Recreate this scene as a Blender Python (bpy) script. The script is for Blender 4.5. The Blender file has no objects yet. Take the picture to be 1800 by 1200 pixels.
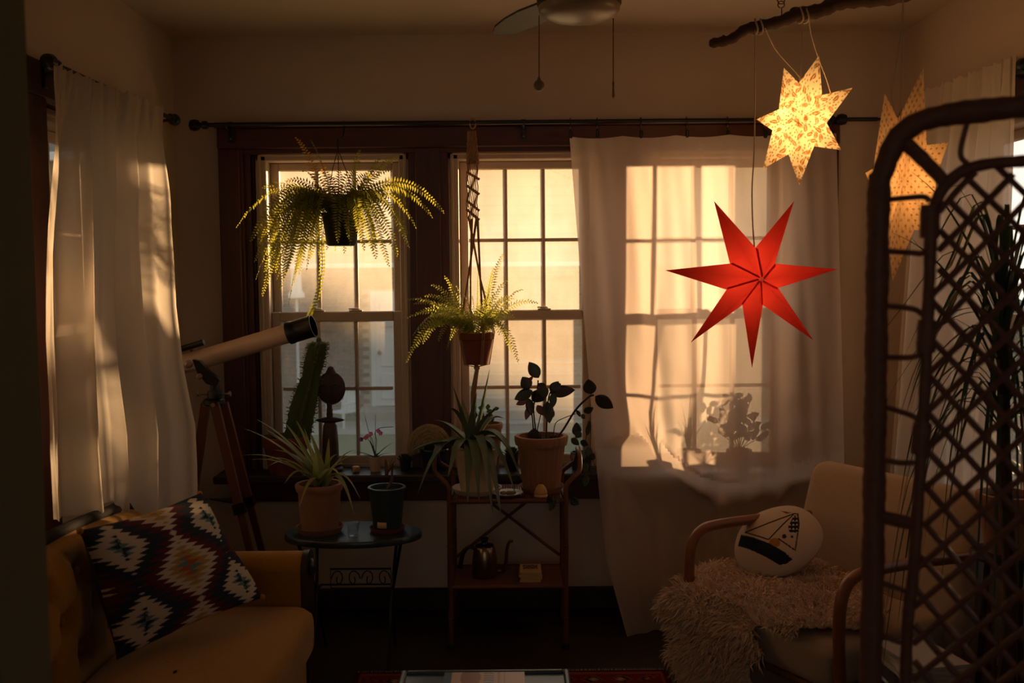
import bpy, math, random
from mathutils import Vector, Matrix
R = random.Random(7)
V = Vector
sc = bpy.context.scene
COL = sc.collection

# ------------------------------------------------------------------ camera
CAM_Z, F, PITCH, ROLL = 1.43, 1750.0, math.radians(-3.76), math.radians(0.5)
fwd = V((0, math.cos(PITCH), math.sin(PITCH)))
u0 = V((0, -math.sin(PITCH), math.cos(PITCH)))
r0 = V((1, 0, 0))
cr = r0 * math.cos(ROLL) - u0 * math.sin(ROLL)
cu = u0 * math.cos(ROLL) + r0 * math.sin(ROLL)
CAM = V((0, 0, CAM_Z))
cam = bpy.data.cameras.new('camera')
camo = bpy.data.objects.new('camera', cam)
COL.objects.link(camo)
m = Matrix((cr, cu, -fwd)).transposed().to_4x4()
m.translation = CAM
camo.matrix_world = m
cam.sensor_width = 36
cam.lens = 36 * F / 1800
cam.dof.use_dof = True
cam.dof.focus_distance = 3.6
cam.dof.aperture_fstop = 4.0
cam.clip_start = 0.05
sc.camera = camo

# ------------------------------------------------------------------ light, exposure
sc.view_settings.view_transform = 'Standard'
sc.view_settings.look = 'None'
sc.view_settings.gamma = 1
sc.view_settings.use_curve_mapping = False
sc.view_settings.exposure = 0.72
SUNK, SUNALT = 0.82, 0.055       # sideways run and drop of the sunlight per metre
sun_to = V((SUNK, 1.0, SUNALT * math.hypot(1, SUNK))).normalized()
sl = bpy.data.lights.new('sun', 'SUN')
sl.energy = 12.5
sl.color = (1.0, 0.62, 0.29)
sl.angle = math.radians(2.0)
so = bpy.data.objects.new('sun', sl)
so.rotation_euler = sun_to.to_track_quat('Z', 'Y').to_euler()
so.location = (8, 12, 3)
COL.objects.link(so)

w = bpy.data.worlds.new('sky')
sc.world = w
w.use_nodes = True
nt = w.node_tree
nt.nodes.clear()
wo = nt.nodes.new('ShaderNodeOutputWorld')
bg = nt.nodes.new('ShaderNodeBackground')
tc = nt.nodes.new('ShaderNodeTexCoord')
sep = nt.nodes.new('ShaderNodeSeparateXYZ')
ramp = nt.nodes.new('ShaderNodeValToRGB')
ramp.color_ramp.elements[0].position = 0.0
ramp.color_ramp.elements[0].color = (1.0, 0.86, 0.70, 1)
ramp.color_ramp.elements[1].position = 0.7
ramp.color_ramp.elements[1].color = (0.34, 0.50, 0.60, 1)
dot = nt.nodes.new('ShaderNodeVectorMath'); dot.operation = 'DOT_PRODUCT'
dot.inputs[1].default_value = (sun_to.x, sun_to.y, 0)
mr = nt.nodes.new('ShaderNodeMapRange')
mr.inputs[1].default_value = -1; mr.inputs[2].default_value = 1
mr.inputs[3].default_value = 0.78; mr.inputs[4].default_value = 1.1
nt.links.new(tc.outputs['Generated'], sep.inputs[0])
nt.links.new(tc.outputs['Generated'], dot.inputs[0])
nt.links.new(sep.outputs['Z'], ramp.inputs[0])
nt.links.new(dot.outputs['Value'], mr.inputs[0])
nt.links.new(ramp.outputs[0], bg.inputs['Color'])
mul = nt.nodes.new('ShaderNodeMath'); mul.operation = 'MULTIPLY'; mul.inputs[1].default_value = 1.0
nt.links.new(mr.outputs[0], mul.inputs[0])
nt.links.new(mul.outputs[0], bg.inputs['Strength'])
nt.links.new(bg.outputs[0], wo.inputs[0])
SKY_MUL = mul
sc.cycles.transparent_max_bounces = 24
sc.cycles.max_bounces = 10
sc.cycles.diffuse_bounces = 6
sc.cycles.caustics_reflective = False
sc.cycles.caustics_refractive = False
sc.cycles.sample_clamp_indirect = 4.0

# ------------------------------------------------------------------ projection helpers (the photo's frame, 1800 x 1200)
def ray(px, py):
    return (fwd + cr * ((px - 900) / F) - cu * ((py - 600) / F))
def P(px, py, y):                      # point at depth y
    d = ray(px, py); return CAM + d * (y / d.y)
def PXP(px, py, x):                    # point on the plane X = x
    d = ray(px, py); return CAM + d * (x / d.x)
def PZ(px, py, z):                     # point on the plane Z = z
    d = ray(px, py); return CAM + d * ((z - CAM_Z) / d.z)
def PPL(px, py, p0, n):
    d = ray(px, py); return CAM + d * ((p0 - CAM).dot(n) / d.dot(n))
def lerp(a, b, t): return a + (b - a) * t
def smooth(t): t = min(1, max(0, t)); return t * t * (3 - 2 * t)
def interp(tab, t):
    if t <= tab[0][0]: return tab[0][1]
    for (a, va), (b, vb) in zip(tab, tab[1:]):
        if t <= b: return lerp(va, vb, (t - a) / (b - a))
    return tab[-1][1]

# ------------------------------------------------------------------ materials
def rgb(r, g, b):                      # 0-255 sRGB -> linear
    f = lambda c: (c / 255 / 12.92) if c / 255 <= 0.04045 else ((c / 255 + 0.055) / 1.055) ** 2.4
    return (f(r), f(g), f(b), 1)
MATS = {}
def nodes(name):
    mt = bpy.data.materials.new(name); mt.use_nodes = True
    t = mt.node_tree; t.nodes.clear()
    out = t.nodes.new('ShaderNodeOutputMaterial')
    return mt, t, out
def N(t, typ, **kw):
    n = t.nodes.new(typ)
    for k, v in kw.items():
        if k in n.inputs: n.inputs[k].default_value = v
        else: setattr(n, k, v)
    return n
def color_node(t, c1, c2, scale, kind='noise', stretch=(1, 1, 1), attr=None, island=0.0, detail=4.0):
    if attr:
        a = N(t, 'ShaderNodeAttribute'); a.attribute_name = attr
        return a.outputs['Color'], a.outputs['Fac']
    co = N(t, 'ShaderNodeTexCoord')
    mp = N(t, 'ShaderNodeMapping'); mp.inputs['Scale'].default_value = stretch
    t.links.new(co.outputs['Object'], mp.inputs[0])
    if kind == 'noise':
        x = N(t, 'ShaderNodeTexNoise'); x.inputs['Scale'].default_value = scale; x.inputs['Detail'].default_value = detail
        fac = x.outputs['Fac']
    elif kind == 'weave':
        x = N(t, 'ShaderNodeTexWave'); x.inputs['Scale'].default_value = scale; x.inputs['Distortion'].default_value = 1.5
        fac = x.outputs['Fac']
    else:
        x = N(t, 'ShaderNodeTexVoronoi'); x.inputs['Scale'].default_value = scale
        fac = x.outputs['Distance']
    t.links.new(mp.outputs[0], x.inputs['Vector'])
    mx = N(t, 'ShaderNodeMix', data_type='RGBA')
    mx.inputs[6].default_value = c1; mx.inputs[7].default_value = c2
    t.links.new(fac, mx.inputs[0])
    o = mx.outputs[2]
    if island:
        g = N(t, 'ShaderNodeNewGeometry')
        hv = N(t, 'ShaderNodeHueSaturation')
        r2 = N(t, 'ShaderNodeMapRange'); r2.inputs[3].default_value = 1 - island; r2.inputs[4].default_value = 1 + island
        t.links.new(g.outputs['Random Per Island'], r2.inputs[0])
        t.links.new(r2.outputs[0], hv.inputs['Value'])
        t.links.new(o, hv.inputs['Color']); o = hv.outputs[0]
    return o, fac
def mat(name, c1, c2=None, rough=0.6, scale=12, kind='noise', stretch=(1, 1, 1), metal=0, bump=0.0, attr=None, island=0, spec=0.5, sheen=0):
    if name in MATS: return MATS[name]
    if len(c1) == 3: c1 = (*c1, 1)
    if c2 is None: c2 = tuple(c * 0.75 for c in c1[:3]) + (1,)
    if len(c2) == 3: c2 = (*c2, 1)
    mt, t, out = nodes(name)
    p = N(t, 'ShaderNodeBsdfPrincipled')
    p.inputs['Roughness'].default_value = rough; p.inputs['Metallic'].default_value = metal
    p.inputs['Specular IOR Level'].default_value = spec
    if sheen: p.inputs['Sheen Weight'].default_value = sheen
    c, fac = color_node(t, c1, c2, scale, kind, stretch, attr, island)
    t.links.new(c, p.inputs['Base Color'])
    if bump:
        b = N(t, 'ShaderNodeBump'); b.inputs['Strength'].default_value = bump; b.inputs['Distance'].default_value = 0.004
        t.links.new(fac, b.inputs['Height']); t.links.new(b.outputs[0], p.inputs['Normal'])
    t.links.new(p.outputs[0], out.inputs[0])
    MATS[name] = mt
    return mt
def leafmat(name, c1, c2, trans=0.45, scale=30, gloss=0.12, tcol=None, island=0.15):
    mt, t, out = nodes(name)
    c, _ = color_node(t, (*c1, 1), (*c2, 1), scale, island=island)
    d = N(t, 'ShaderNodeBsdfDiffuse'); t.links.new(c, d.inputs[0])
    tr = N(t, 'ShaderNodeBsdfTranslucent')
    if tcol: tr.inputs[0].default_value = (*tcol, 1)
    else: t.links.new(c, tr.inputs[0])
    g = N(t, 'ShaderNodeBsdfGlossy'); g.inputs['Roughness'].default_value = 0.35
    m1 = N(t, 'ShaderNodeMixShader'); m1.inputs[0].default_value = trans
    m2 = N(t, 'ShaderNodeMixShader'); m2.inputs[0].default_value = gloss * 0.4
    t.links.new(d.outputs[0], m1.inputs[1]); t.links.new(tr.outputs[0], m1.inputs[2])
    t.links.new(m1.outputs[0], m2.inputs[1]); t.links.new(g.outputs[0], m2.inputs[2])
    t.links.new(m2.outputs[0], out.inputs[0])
    return mt
def sheer(name, c, trans, transp, weave=900, attr=None, tcol=None):
    mt, t, out = nodes(name)
    col, fac = color_node(t, (*c, 1), tuple(x * 0.9 for x in c) + (1,), 60, stretch=(1, 1, 8), attr=attr)
    d = N(t, 'ShaderNodeBsdfDiffuse'); t.links.new(col, d.inputs[0])
    tr = N(t, 'ShaderNodeBsdfTranslucent')
    if tcol: tr.inputs[0].default_value = (*tcol, 1)
    else: t.links.new(col, tr.inputs[0])
    m1 = N(t, 'ShaderNodeMixShader'); m1.inputs[0].default_value = trans
    t.links.new(d.outputs[0], m1.inputs[1]); t.links.new(tr.outputs[0], m1.inputs[2])
    last = m1
    if transp:
        tp = N(t, 'ShaderNodeBsdfTransparent')
        m2 = N(t, 'ShaderNodeMixShader'); m2.inputs[0].default_value = transp
        t.links.new(m1.outputs[0], m2.inputs[1]); t.links.new(tp.outputs[0], m2.inputs[2]); last = m2
    t.links.new(last.outputs[0], out.inputs[0])
    return mt
def glassmat(name, lo, hi, scale=3.0):
    # window glass: mostly clear, a film of dust that scatters, a faint reflection
    mt, t, out = nodes(name)
    co = N(t, 'ShaderNodeTexCoord')
    mp = N(t, 'ShaderNodeMapping'); mp.inputs['Scale'].default_value = (1, 1, 0.45)
    t.links.new(co.outputs['Object'], mp.inputs[0])
    x = N(t, 'ShaderNodeTexNoise'); x.inputs['Scale'].default_value = scale; x.inputs['Detail'].default_value = 8; x.inputs['Roughness'].default_value = 0.7
    t.links.new(mp.outputs[0], x.inputs['Vector'])
    r2 = N(t, 'ShaderNodeMapRange'); r2.inputs[1].default_value = 0.3; r2.inputs[2].default_value = 0.7
    r2.inputs[3].default_value = lo; r2.inputs[4].default_value = hi
    t.links.new(x.outputs['Fac'], r2.inputs[0])
    tp = N(t, 'ShaderNodeBsdfTransparent')
    tr = N(t, 'ShaderNodeBsdfTranslucent'); tr.inputs[0].default_value = (0.92, 0.86, 0.78, 1)
    gl = N(t, 'ShaderNodeBsdfGlossy'); gl.inputs['Roughness'].default_value = 0.03
    m1 = N(t, 'ShaderNodeMixShader')
    t.links.new(r2.outputs[0], m1.inputs[0])
    t.links.new(tp.outputs[0], m1.inputs[1]); t.links.new(tr.outputs[0], m1.inputs[2])
    m2 = N(t, 'ShaderNodeMixShader'); m2.inputs[0].default_value = 0.04
    t.links.new(m1.outputs[0], m2.inputs[1]); t.links.new(gl.outputs[0], m2.inputs[2])
    t.links.new(m2.outputs[0], out.inputs[0])
    return mt

# ------------------------------------------------------------------ mesh builder
ORG = {}
class MB:
    def __init__(s):
        s.v = []; s.f = []; s.c = []
    def add(s, vs, fs, cs=None):
        o = len(s.v); s.v += [V(x) for x in vs]; s.f += [tuple(i + o for i in f) for f in fs]
        s.c += cs if cs else [(1, 1, 1)] * len(vs)
        return s
    def box(s, lo, hi, b=0.0, M=None):
        lo, hi = V(lo), V(hi)
        lo, hi = V(map(min, lo, hi)), V(map(max, lo, hi))
        b = min(b, 0.45 * min(hi - lo))
        if b <= 0:
            vs = [V((x, y, z)) for x in (lo.x, hi.x) for y in (lo.y, hi.y) for z in (lo.z, hi.z)]
            fs = [(0, 1, 3, 2), (4, 6, 7, 5), (0, 4, 5, 1), (2, 3, 7, 6), (0, 2, 6, 4), (1, 5, 7, 3)]
        else:
            c = (lo + hi) / 2; h = (hi - lo) / 2; vs = []; ix = {}
            for sx in (-1, 1):
                for sy in (-1, 1):
                    for sz in (-1, 1):
                        sg = (sx, sy, sz)
                        for a in range(3):
                            d = [h[k] * sg[k] if k == a else (h[k] - b) * sg[k] for k in range(3)]
                            ix[sg, a] = len(vs); vs.append(c + V(d))
            fs = []
            for a in range(3):
                b1, b2 = (a + 1) % 3, (a + 2) % 3
                for sa in (-1, 1):
                    q = []
                    for p1, p2 in ((-1, -1), (1, -1), (1, 1), (-1, 1)):
                        sg = [0, 0, 0]; sg[a] = sa; sg[b1] = p1; sg[b2] = p2; q.append(ix[tuple(sg), a])
                    fs.append(tuple(q) if sa > 0 else tuple(q[::-1]))
                for p1 in (-1, 1):
                    for p2 in (-1, 1):
                        g0 = [0, 0, 0]; g0[b1] = p1; g0[b2] = p2
                        ga = list(g0); ga[a] = -1; gb = list(g0); gb[a] = 1
                        q = (ix[tuple(ga), b1], ix[tuple(gb), b1], ix[tuple(gb), b2], ix[tuple(ga), b2])
                        fs.append(q if p1 * p2 > 0 else q[::-1])
            for sx in (-1, 1):
                for sy in (-1, 1):
                    for sz in (-1, 1):
                        q = tuple(ix[(sx, sy, sz), a] for a in range(3))
                        fs.append(q if sx * sy * sz > 0 else q[::-1])
        if M: vs = [M @ v for v in vs]
        return s.add(vs, fs)
    def tube(s, pts, r, seg=8, closed=False, flat=None):
        pts = [V(p) for p in pts]; n = len(pts)
        rs = r if isinstance(r, (list, tuple)) else [r] * n
        vs = []; fs = []; prev = None
        for i, p in enumerate(pts):
            if closed: tg = pts[(i + 1) % n] - pts[i - 1]
            else: tg = pts[min(i + 1, n - 1)] - pts[max(i - 1, 0)]
            if tg.length < 1e-9: tg = V((0, 0, 1))
            tg.normalize()
            if prev is None:
                a = V((0, 0, 1)) if abs(tg.z) < 0.9 else V((1, 0, 0))
                nx = tg.cross(a).normalized()
            else:
                nx = (prev - tg * prev.dot(tg))
                nx = nx.normalized() if nx.length > 1e-6 else tg.orthogonal().normalized()
            prev = nx; ny = tg.cross(nx)
            for k in range(seg):
                an = 2 * math.pi * k / seg
                vs.append(p + (nx * math.cos(an) + ny * math.sin(an) * (flat or 1)) * rs[i])
        m = n if closed else n - 1
        for i in range(m):
            for k in range(seg):
                a = i * seg + k; b = i * seg + (k + 1) % seg
                j = ((i + 1) % n) * seg
                fs.append((a, b, j + (k + 1) % seg, j + k))
        if not closed:
            fs.append(tuple(range(seg))[::-1]); fs.append(tuple((n - 1) * seg + k for k in range(seg)))
        return s.add(vs, fs)
    def lathe(s, prof, c=(0, 0, 0), seg=28, sx=1, sy=1, flute=0, nfl=0, M=None):
        c = V(c); vs = []; fs = []
        for (r, z) in prof:
            for k in range(seg):
                an = 2 * math.pi * k / seg
                rr = r * (1 + (flute * math.cos(nfl * an) if flute else 0))
                q = V((rr * math.cos(an) * sx, rr * math.sin(an) * sy, z))
                vs.append((M @ q if M else q) + c)
        for i in range(len(prof) - 1):
            for k in range(seg):
                fs.append((i * seg + k, i * seg + (k + 1) % seg, (i + 1) * seg + (k + 1) % seg, (i + 1) * seg + k))
        if prof[0][0] > 1e-5: fs.append(tuple(range(seg))[::-1])
        if prof[-1][0] > 1e-5: fs.append(tuple((len(prof) - 1) * seg + k for k in range(seg)))
        return s.add(vs, fs)
    def ball(s, c, r, seg=14, rings=9, M=None):
        rr = r if isinstance(r, (tuple, list, Vector)) else (r, r, r)
        c = V(c); vs = []; fs = []
        for i in range(rings + 1):
            th = math.pi * i / rings
            for k in range(seg):
                an = 2 * math.pi * k / seg
                q = V((rr[0] * math.sin(th) * math.cos(an), rr[1] * math.sin(th) * math.sin(an), -rr[2] * math.cos(th)))
                vs.append((M @ q if M else q) + c)
        for i in range(rings):
            for k in range(seg):
                fs.append((i * seg + k, i * seg + (k + 1) % seg, (i + 1) * seg + (k + 1) % seg, (i + 1) * seg + k))
        return s.add(vs, fs)
    def grid(s, fn, nu, nv, close_u=False, cfn=None):
        vs = []; cs = []
        for j in range(nv + 1):
            for i in range(nu + 1):
                vs.append(fn(i / nu, j / nv)); cs.append(cfn(i / nu, j / nv) if cfn else (1, 1, 1))
        fs = [(j * (nu + 1) + i, j * (nu + 1) + i + 1, (j + 1) * (nu + 1) + i + 1, (j + 1) * (nu + 1) + i) for j in range(nv) for i in range(nu)]
        return s.add(vs, fs, cs)
    def prism(s, poly, ext):
        # closed polygon (3-D points) extruded by vector ext
        n = len(poly); ext = V(ext)
        vs = [V(p) for p in poly] + [V(p) + ext for p in poly]
        fs = [tuple(range(n))[::-1], tuple(range(n, 2 * n))] + [(i, (i + 1) % n, n + (i + 1) % n, n + i) for i in range(n)]
        return s.add(vs, fs)
    def build(s, name, mt, parent=None, smooth=True, col=False, solid=0.0, label=None, angle=None):
        me = bpy.data.meshes.new(name)
        og = ORG.get(parent, V((0, 0, 0))) if parent else V((0, 0, 0))
        me.from_pydata([tuple(v - og) for v in s.v], [], s.f)
        if col:
            a = me.color_attributes.new('pattern', 'FLOAT_COLOR', 'POINT')
            for i, c in enumerate(s.c): a.data[i].color = (*c[:3], 1)
        if smooth:
            me.polygons.foreach_set('use_smooth', [True] * len(me.polygons))
        me.update()
        if smooth: me.set_sharp_from_angle(angle=angle or math.radians(40))
        if mt: me.materials.append(mt)
        o = bpy.data.objects.new(name, me)
        COL.objects.link(o)
        if parent:
            o.parent = parent; ORG[o] = og
        if solid:
            md = o.modifiers.new('thickness', 'SOLIDIFY'); md.thickness = solid; md.offset = 0
        if label: o['label'] = label
        return o
def tag(o, label, cat, group=None):
    o['label'] = label; o['category'] = cat
    if group: o['group'] = group
    return o
def thing(name, loc, label, cat, group=None, rz=0, local=False):
    o = bpy.data.objects.new(name, None); o.empty_display_size = 0.05
    COL.objects.link(o); o.location = V(loc); o.rotation_euler = (0, 0, rz)
    ORG[o] = V((0, 0, 0)) if local else V(loc)
    return tag(o, label, cat, group)
def struct(name, loc=(0, 0, 0), rz=0):
    o = bpy.data.objects.new(name, None); o.empty_display_size = 0.05
    COL.objects.link(o); o.location = V(loc); o.rotation_euler = (0, 0, rz); ORG[o] = V((0, 0, 0))
    o['kind'] = 'structure'; return o
def sbuild(mb, name, mt, parent=None, smooth=False):
    o = mb.build(name, mt, parent, smooth=smooth)
    if not parent: o['kind'] = 'structure'
    return o
def bez(a, c, b, n):
    return [a * (1 - t) ** 2 + c * 2 * t * (1 - t) + b * t * t for t in [i / n for i in range(n + 1)]]
def spline(pts, n=8):
    pts = [V(p) for p in pts]; q = [pts[0]] + pts + [pts[-1]]; out = []
    for i in range(1, len(q) - 2):
        p0, p1, p2, p3 = q[i - 1], q[i], q[i + 1], q[i + 2]
        for k in range(n):
            t = k / n
            out.append(0.5 * ((2 * p1) + (p2 - p0) * t + (2 * p0 - 5 * p1 + 4 * p2 - p3) * t * t + (3 * p1 - p0 - 3 * p2 + p3) * t ** 3))
    out.append(pts[-1]); return out
# ================================================================== SETTING
XL, XR, YB, ZC, YF = -1.40, 1.64, 4.20, 2.43, -2.2
WT = 0.20
m_wall = mat('wall_paint', rgb(202, 187, 174), rgb(192, 177, 162), rough=0.9, scale=4, bump=0.03, spec=0.2)
m_olive = mat('olive_shade_paint', rgb(122, 120, 96), rgb(112, 110, 88), rough=0.9, scale=4, bump=0.03, spec=0.15)  # darkened olive: shade put into the paint where rear windows overlight the partition
m_ceil = mat('ceiling_paint', rgb(206, 194, 180), rgb(196, 184, 168), rough=0.95, scale=5, spec=0.1)
m_wood = mat('stained_oak', rgb(94, 44, 31), rgb(56, 25, 18), rough=0.45, scale=7, stretch=(9, 9, 0.6), bump=0.15)
m_woodh = mat('stained_oak_level', rgb(94, 44, 31), rgb(56, 25, 18), rough=0.45, scale=7, stretch=(0.6, 9, 9), bump=0.15)
m_white = mat('window_paint', rgb(196, 176, 160), rgb(180, 162, 146), rough=0.55, scale=20)
m_floor = mat('floor_boards', rgb(46, 30, 22), rgb(26, 18, 14), rough=0.42, scale=5, stretch=(7, 0.6, 1), bump=0.08)
m_base = mat('baseboard_stain', rgb(44, 22, 17), rgb(26, 13, 11), rough=0.5, scale=6, stretch=(0.6, 8, 8))
m_glass = glassmat('dusty_glass', 0.09, 0.17)
m_mesh = sheer('insect_mesh', (.30, .28, .25), .25, .80)
m_black = mat('black_iron', rgb(20, 20, 22), rgb(12, 12, 13), rough=0.5, scale=30, spec=0.4)

sbuild(MB().box((-3.2, YF - .2, -0.12), (3.0, YB + WT, 0)), 'floor', m_floor)
sbuild(MB().box((-3.2, YF - .2, ZC), (3.0, YB + WT, ZC + .12)), 'ceiling', m_ceil)
# back wall with one wide opening
OX0, OX1, OZ0, OZ1 = -1.13, 1.25, 0.58, 2.0
b = MB()
b.box((XL - WT, YB, 0), (OX0, YB + WT, ZC)); b.box((OX1, YB, 0), (XR + WT, YB + WT, ZC))
b.box((OX0, YB, 0), (OX1, YB + WT, OZ0)); b.box((OX0, YB, OZ1), (OX1, YB + WT, ZC))
sbuild(b, 'wall_back', m_wall)
# left wall: window opening y 2.98-3.90
def sidewall(name, x0, x1, y0, y1, ya, yb, za, zb):
    b = MB()
    b.box((x0, ya, 0), (x1, y0, ZC)); b.box((x0, y1, 0), (x1, yb, ZC))
    b.box((x0, y0, 0), (x1, y1, za)); b.box((x0, y0, zb), (x1, y1, ZC))
    sbuild(b, name, m_wall)
LY0, LY1 = 2.96, 3.86
RY0, RY1 = 2.55, 3.75
sidewall('wall_left', XL - WT, XL, LY0, LY1, 1.4, YB + WT, OZ0, OZ1)
sidewall('wall_right', XR, XR + WT, RY0, RY1, 1.4, YB + WT, OZ0, OZ1)
# the opening towards the next room, where the photographer stands
sbuild(MB().box((-3.2, 1.36, 0), (-0.722, 1.52, ZC), 0.006), 'wall_partition_left', m_olive)
sbuild(MB().box((1.30, 1.36, 0), (3.0, 1.5, ZC), 0.006), 'wall_partition_right', m_wall)
sbuild(MB().box((-0.722, 1.37, 2.05), (1.30, 1.49, ZC)), 'wall_partition_head', m_wall)
sidex = MB()
for q in (((-3.2, 0), (-1.2, ZC)), ((1.2, 0), (3.0, ZC)), ((-1.2, 0), (1.2, .75)), ((-1.2, 2.1), (1.2, ZC))):  # gaps left for the two added rear windows
    sidex.box((q[0][0], YF - .2, q[0][1]), (q[1][0], YF, q[1][1]))
sbuild(sidex, 'wall_front', m_wall)
sbuild(MB().box((-3.3, YF, 0), (-3.1, 1.4, ZC)), 'wall_near_left', m_wall)
sbuild(MB().box((2.9, YF, 0), (3.1, 1.4, ZC)), 'wall_near_right', m_wall)

# baseboards
def baseboard(name, lo, hi):
    b = MB().box(lo, hi, 0.006)
    sbuild(b, name, m_base)
baseboard('baseboard_back', (XL + .02, YB - 0.02, 0), (XR - .02, YB, 0.10))
baseboard('baseboard_left', (XL, 1.52, 0), (XL + 0.02, YB, 0.10))
baseboard('baseboard_right', (XR - 0.02, 1.5, 0), (XR, YB, 0.10))

# wooden casings of the back window group
def trim(n, lo, hi, mt, bev=0.005):
    sbuild(MB().box(lo, hi, bev), 'trim_%d' % n, mt)
b = MB().box((-1.215, 4.165, 1.965), (1.365, 4.2, 2.05), .004).box((-1.225, 4.152, 2.05), (1.375, 4.2, 2.072), .004)
b.box((-1.13, 4.185, 1.945), (1.25, 4.40, 1.967), .003)
sbuild(b, 'trim_1', m_woodh)
def side_casing(n, xo, xi, xj):
    s = 1 if xj > xo else -1
    b = MB().box((xo, 4.165, 0.58), (xi, 4.2, 1.965), .004)
    b.box((xi - .012 * s, 4.178, 0.618), (xi + .012 * s, 4.203, 1.965), .003)
    b.box((xi, 4.2, 0.61), (xj - .02 * s, 4.40, 1.965), .003)
    b.box((xj - .022 * s, 4.225, 0.618), (xj - .008 * s, 4.40, 1.965), .002)
    b.box((xj - .010 * s, 4.242, 0.618), (xj, 4.40, 1.965), .002)
    sbuild(b, 'trim_%d' % n, m_wood)
side_casing(2, -1.212, -1.125, -1.068)
side_casing(3, 1.362, 1.275, 1.187)
for n, (a, c) in ((4, (-.427, -.263)), (5, (.378, .542))):
    b = MB().box((a, 4.19, 0.618), (c, 4.40, 1.965), .004)
    b.box((a + .03, 4.178, 0.618), (c - .03, 4.19, 1.965), .003)
    sbuild(b, 'trim_%d' % n, m_wood)
m_stool = mat('worn_stool_paint', rgb(58, 48, 44), rgb(40, 30, 26), rough=0.38, scale=9, stretch=(1, 5, 5))
trim(6, (-1.235, 4.045, 0.585), (1.385, 4.40, 0.618), m_stool, .006)
trim(7, (-1.20, 4.172, 0.483), (1.35, 4.2, 0.585), m_woodh)
# floor register in the boards by the wall
reg = thing('floor_register', PZ(875, 1104, 0), 'flat brown metal floor vent set in the dark boards under the cart', 'vent')
c = ORG[reg]
MB().box(c + V((-.16, -.06, 0.0)), c + V((.16, .06, .006)), .003).build('register_frame', m_base, reg, False)
for i in range(9):
    x = c.x - .13 + i * .0325
    MB().box((x - .011, c.y - .045, .006), (x + .011, c.y + .045, .010)).build('slat', m_black, reg, False)

# ------------------------------------------------------------------ windows
def window(n, parent_loc, rz, x0, x1, z0, z1, depth0, cols=3, wide_lock=(1 / 3., 2 / 3.), bare=False):
    """double-hung window; local x along the wall, local +y outwards"""
    wn = struct('window_%d' % n, parent_loc, rz)
    fw_ = 0.045
    b = MB()
    yi, yo = depth0, depth0 + .13
    b.box((x0, yi, z0), (x0 + fw_, yo, z1), .004).box((x1 - fw_, yi, z0), (x1, yo, z1), .004)
    b.box((x0, yi, z1 - fw_), (x1, yo, z1), .004)
    b.box((x0 + .012, yi - .008, z0), (x0 + .026, yi, z1 - .012), .003).box((x1 - .026, yi - .008, z0), (x1 - .012, yi, z1 - .012), .003)
    b.box((x0 + .012, yi - .008, z1 - .026), (x1 - .012, yi, z1 - .012), .003)
    b.box((x0, yi + .03, z0), (x1, yo, z0 + .02), .003)
    b.build('window_frame', m_white, wn, False)
    zm = z0 + (z1 - z0) * 0.482
    def sash(name, ys, za, zb, bottom):
        xa, xb = x0 + fw_, x1 - fw_
        st = 0.036
        tb, bb = (0.034, 0.040) if not bottom else (0.042, 0.042)
        b = MB().box((xa, ys, za), (xa + st, ys + .03, zb), .004).box((xb - st, ys, za), (xb, ys + .03, zb), .004)
        b.box((xa + st, ys, zb - tb), (xb - st, ys + .03, zb), .004).box((xa + st, ys, za), (xb - st, ys + .03, za + bb), .004)
        s = b.build(name, m_white, wn, False)
        ga, gb, gz0, gz1 = xa + st, xb - st, za + bb, zb - tb
        mw = 0.0075
        for i in range(1, cols):
            x = lerp(ga, gb, i / cols)
            MB().box((x - mw, ys + .006, gz0), (x + mw, ys + .024, gz1), .003).build('muntin', m_white, s, False)
        zc = (gz0 + gz1) / 2
        for i in range(cols):
            MB().box((lerp(ga, gb, i / cols) + mw, ys + .006, zc - mw), (lerp(ga, gb, (i + 1) / cols) - mw, ys + .024, zc + mw), .003).build('muntin', m_white, s, False)
        for i in range(cols):
            for (p, q) in ((gz0, zc - mw), (zc + mw, gz1)):
                MB().box((lerp(ga, gb, i / cols) + (mw if i else 0), ys + .0135, p), (lerp(ga, gb, (i + 1) / cols) - (mw if i < cols - 1 else 0), ys + .0165, q)).build('pane', m_glass, s, False)
        return s, ga, gb
    us, ga, gb = sash('upper_sash', depth0 + .075, zm - .02, z1 - fw_, False)
    ls, ga, gb = sash('lower_sash', depth0 + .035, z0 + .012, zm + .022, True)
    b = MB(); sx0, sx1, sy = x0 + fw_ - .006, x1 - fw_ + .006, depth0 + .112
    b.box((sx0, sy, z0 + .02), (sx0 + .016, sy + .012, zm), .002).box((sx1 - .016, sy, z0 + .02), (sx1, sy + .012, zm), .002)
    b.box((sx0 + .016, sy, z0 + .02), (sx1 - .016, sy + .012, z0 + .036), .002).box((sx0 + .016, sy, zm - .016), (sx1 - .016, sy + .012, zm), .002)
    sf = b.build('screen_frame', m_white, wn, False)
    MB().box((sx0 + .016, sy + .004, z0 + .036), (sx1 - .016, sy + .0055, zm - .016)).build('insect_screen', m_mesh, sf, False)
    for k in wide_lock:
        x = lerp(ga, gb, k)
        b = MB().box((x - .028, depth0 + .036, zm + .022), (x + .028, depth0 + .064, zm + .028), .002)
        b.ball((x, depth0 + .05, zm + .03), (.018, .012, .008), 10, 6)
        b.box((x - .03, depth0 + .04, zm + .03), (x + .002, depth0 + .05, zm + .036), .002)
        b.build('sash_lock', m_white, ls, True)
    return wn, ga, gb, zm
for n, x0 in ((1, -1.069), (2, -.264), (3, .541)):
    window(n, (0, 0, 0), 0, x0, x0 + .645, 0.612, 1.963, 4.205, wide_lock=((1 / 3., 2 / 3.) if n == 1 else (2 / 3.,)))
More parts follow.
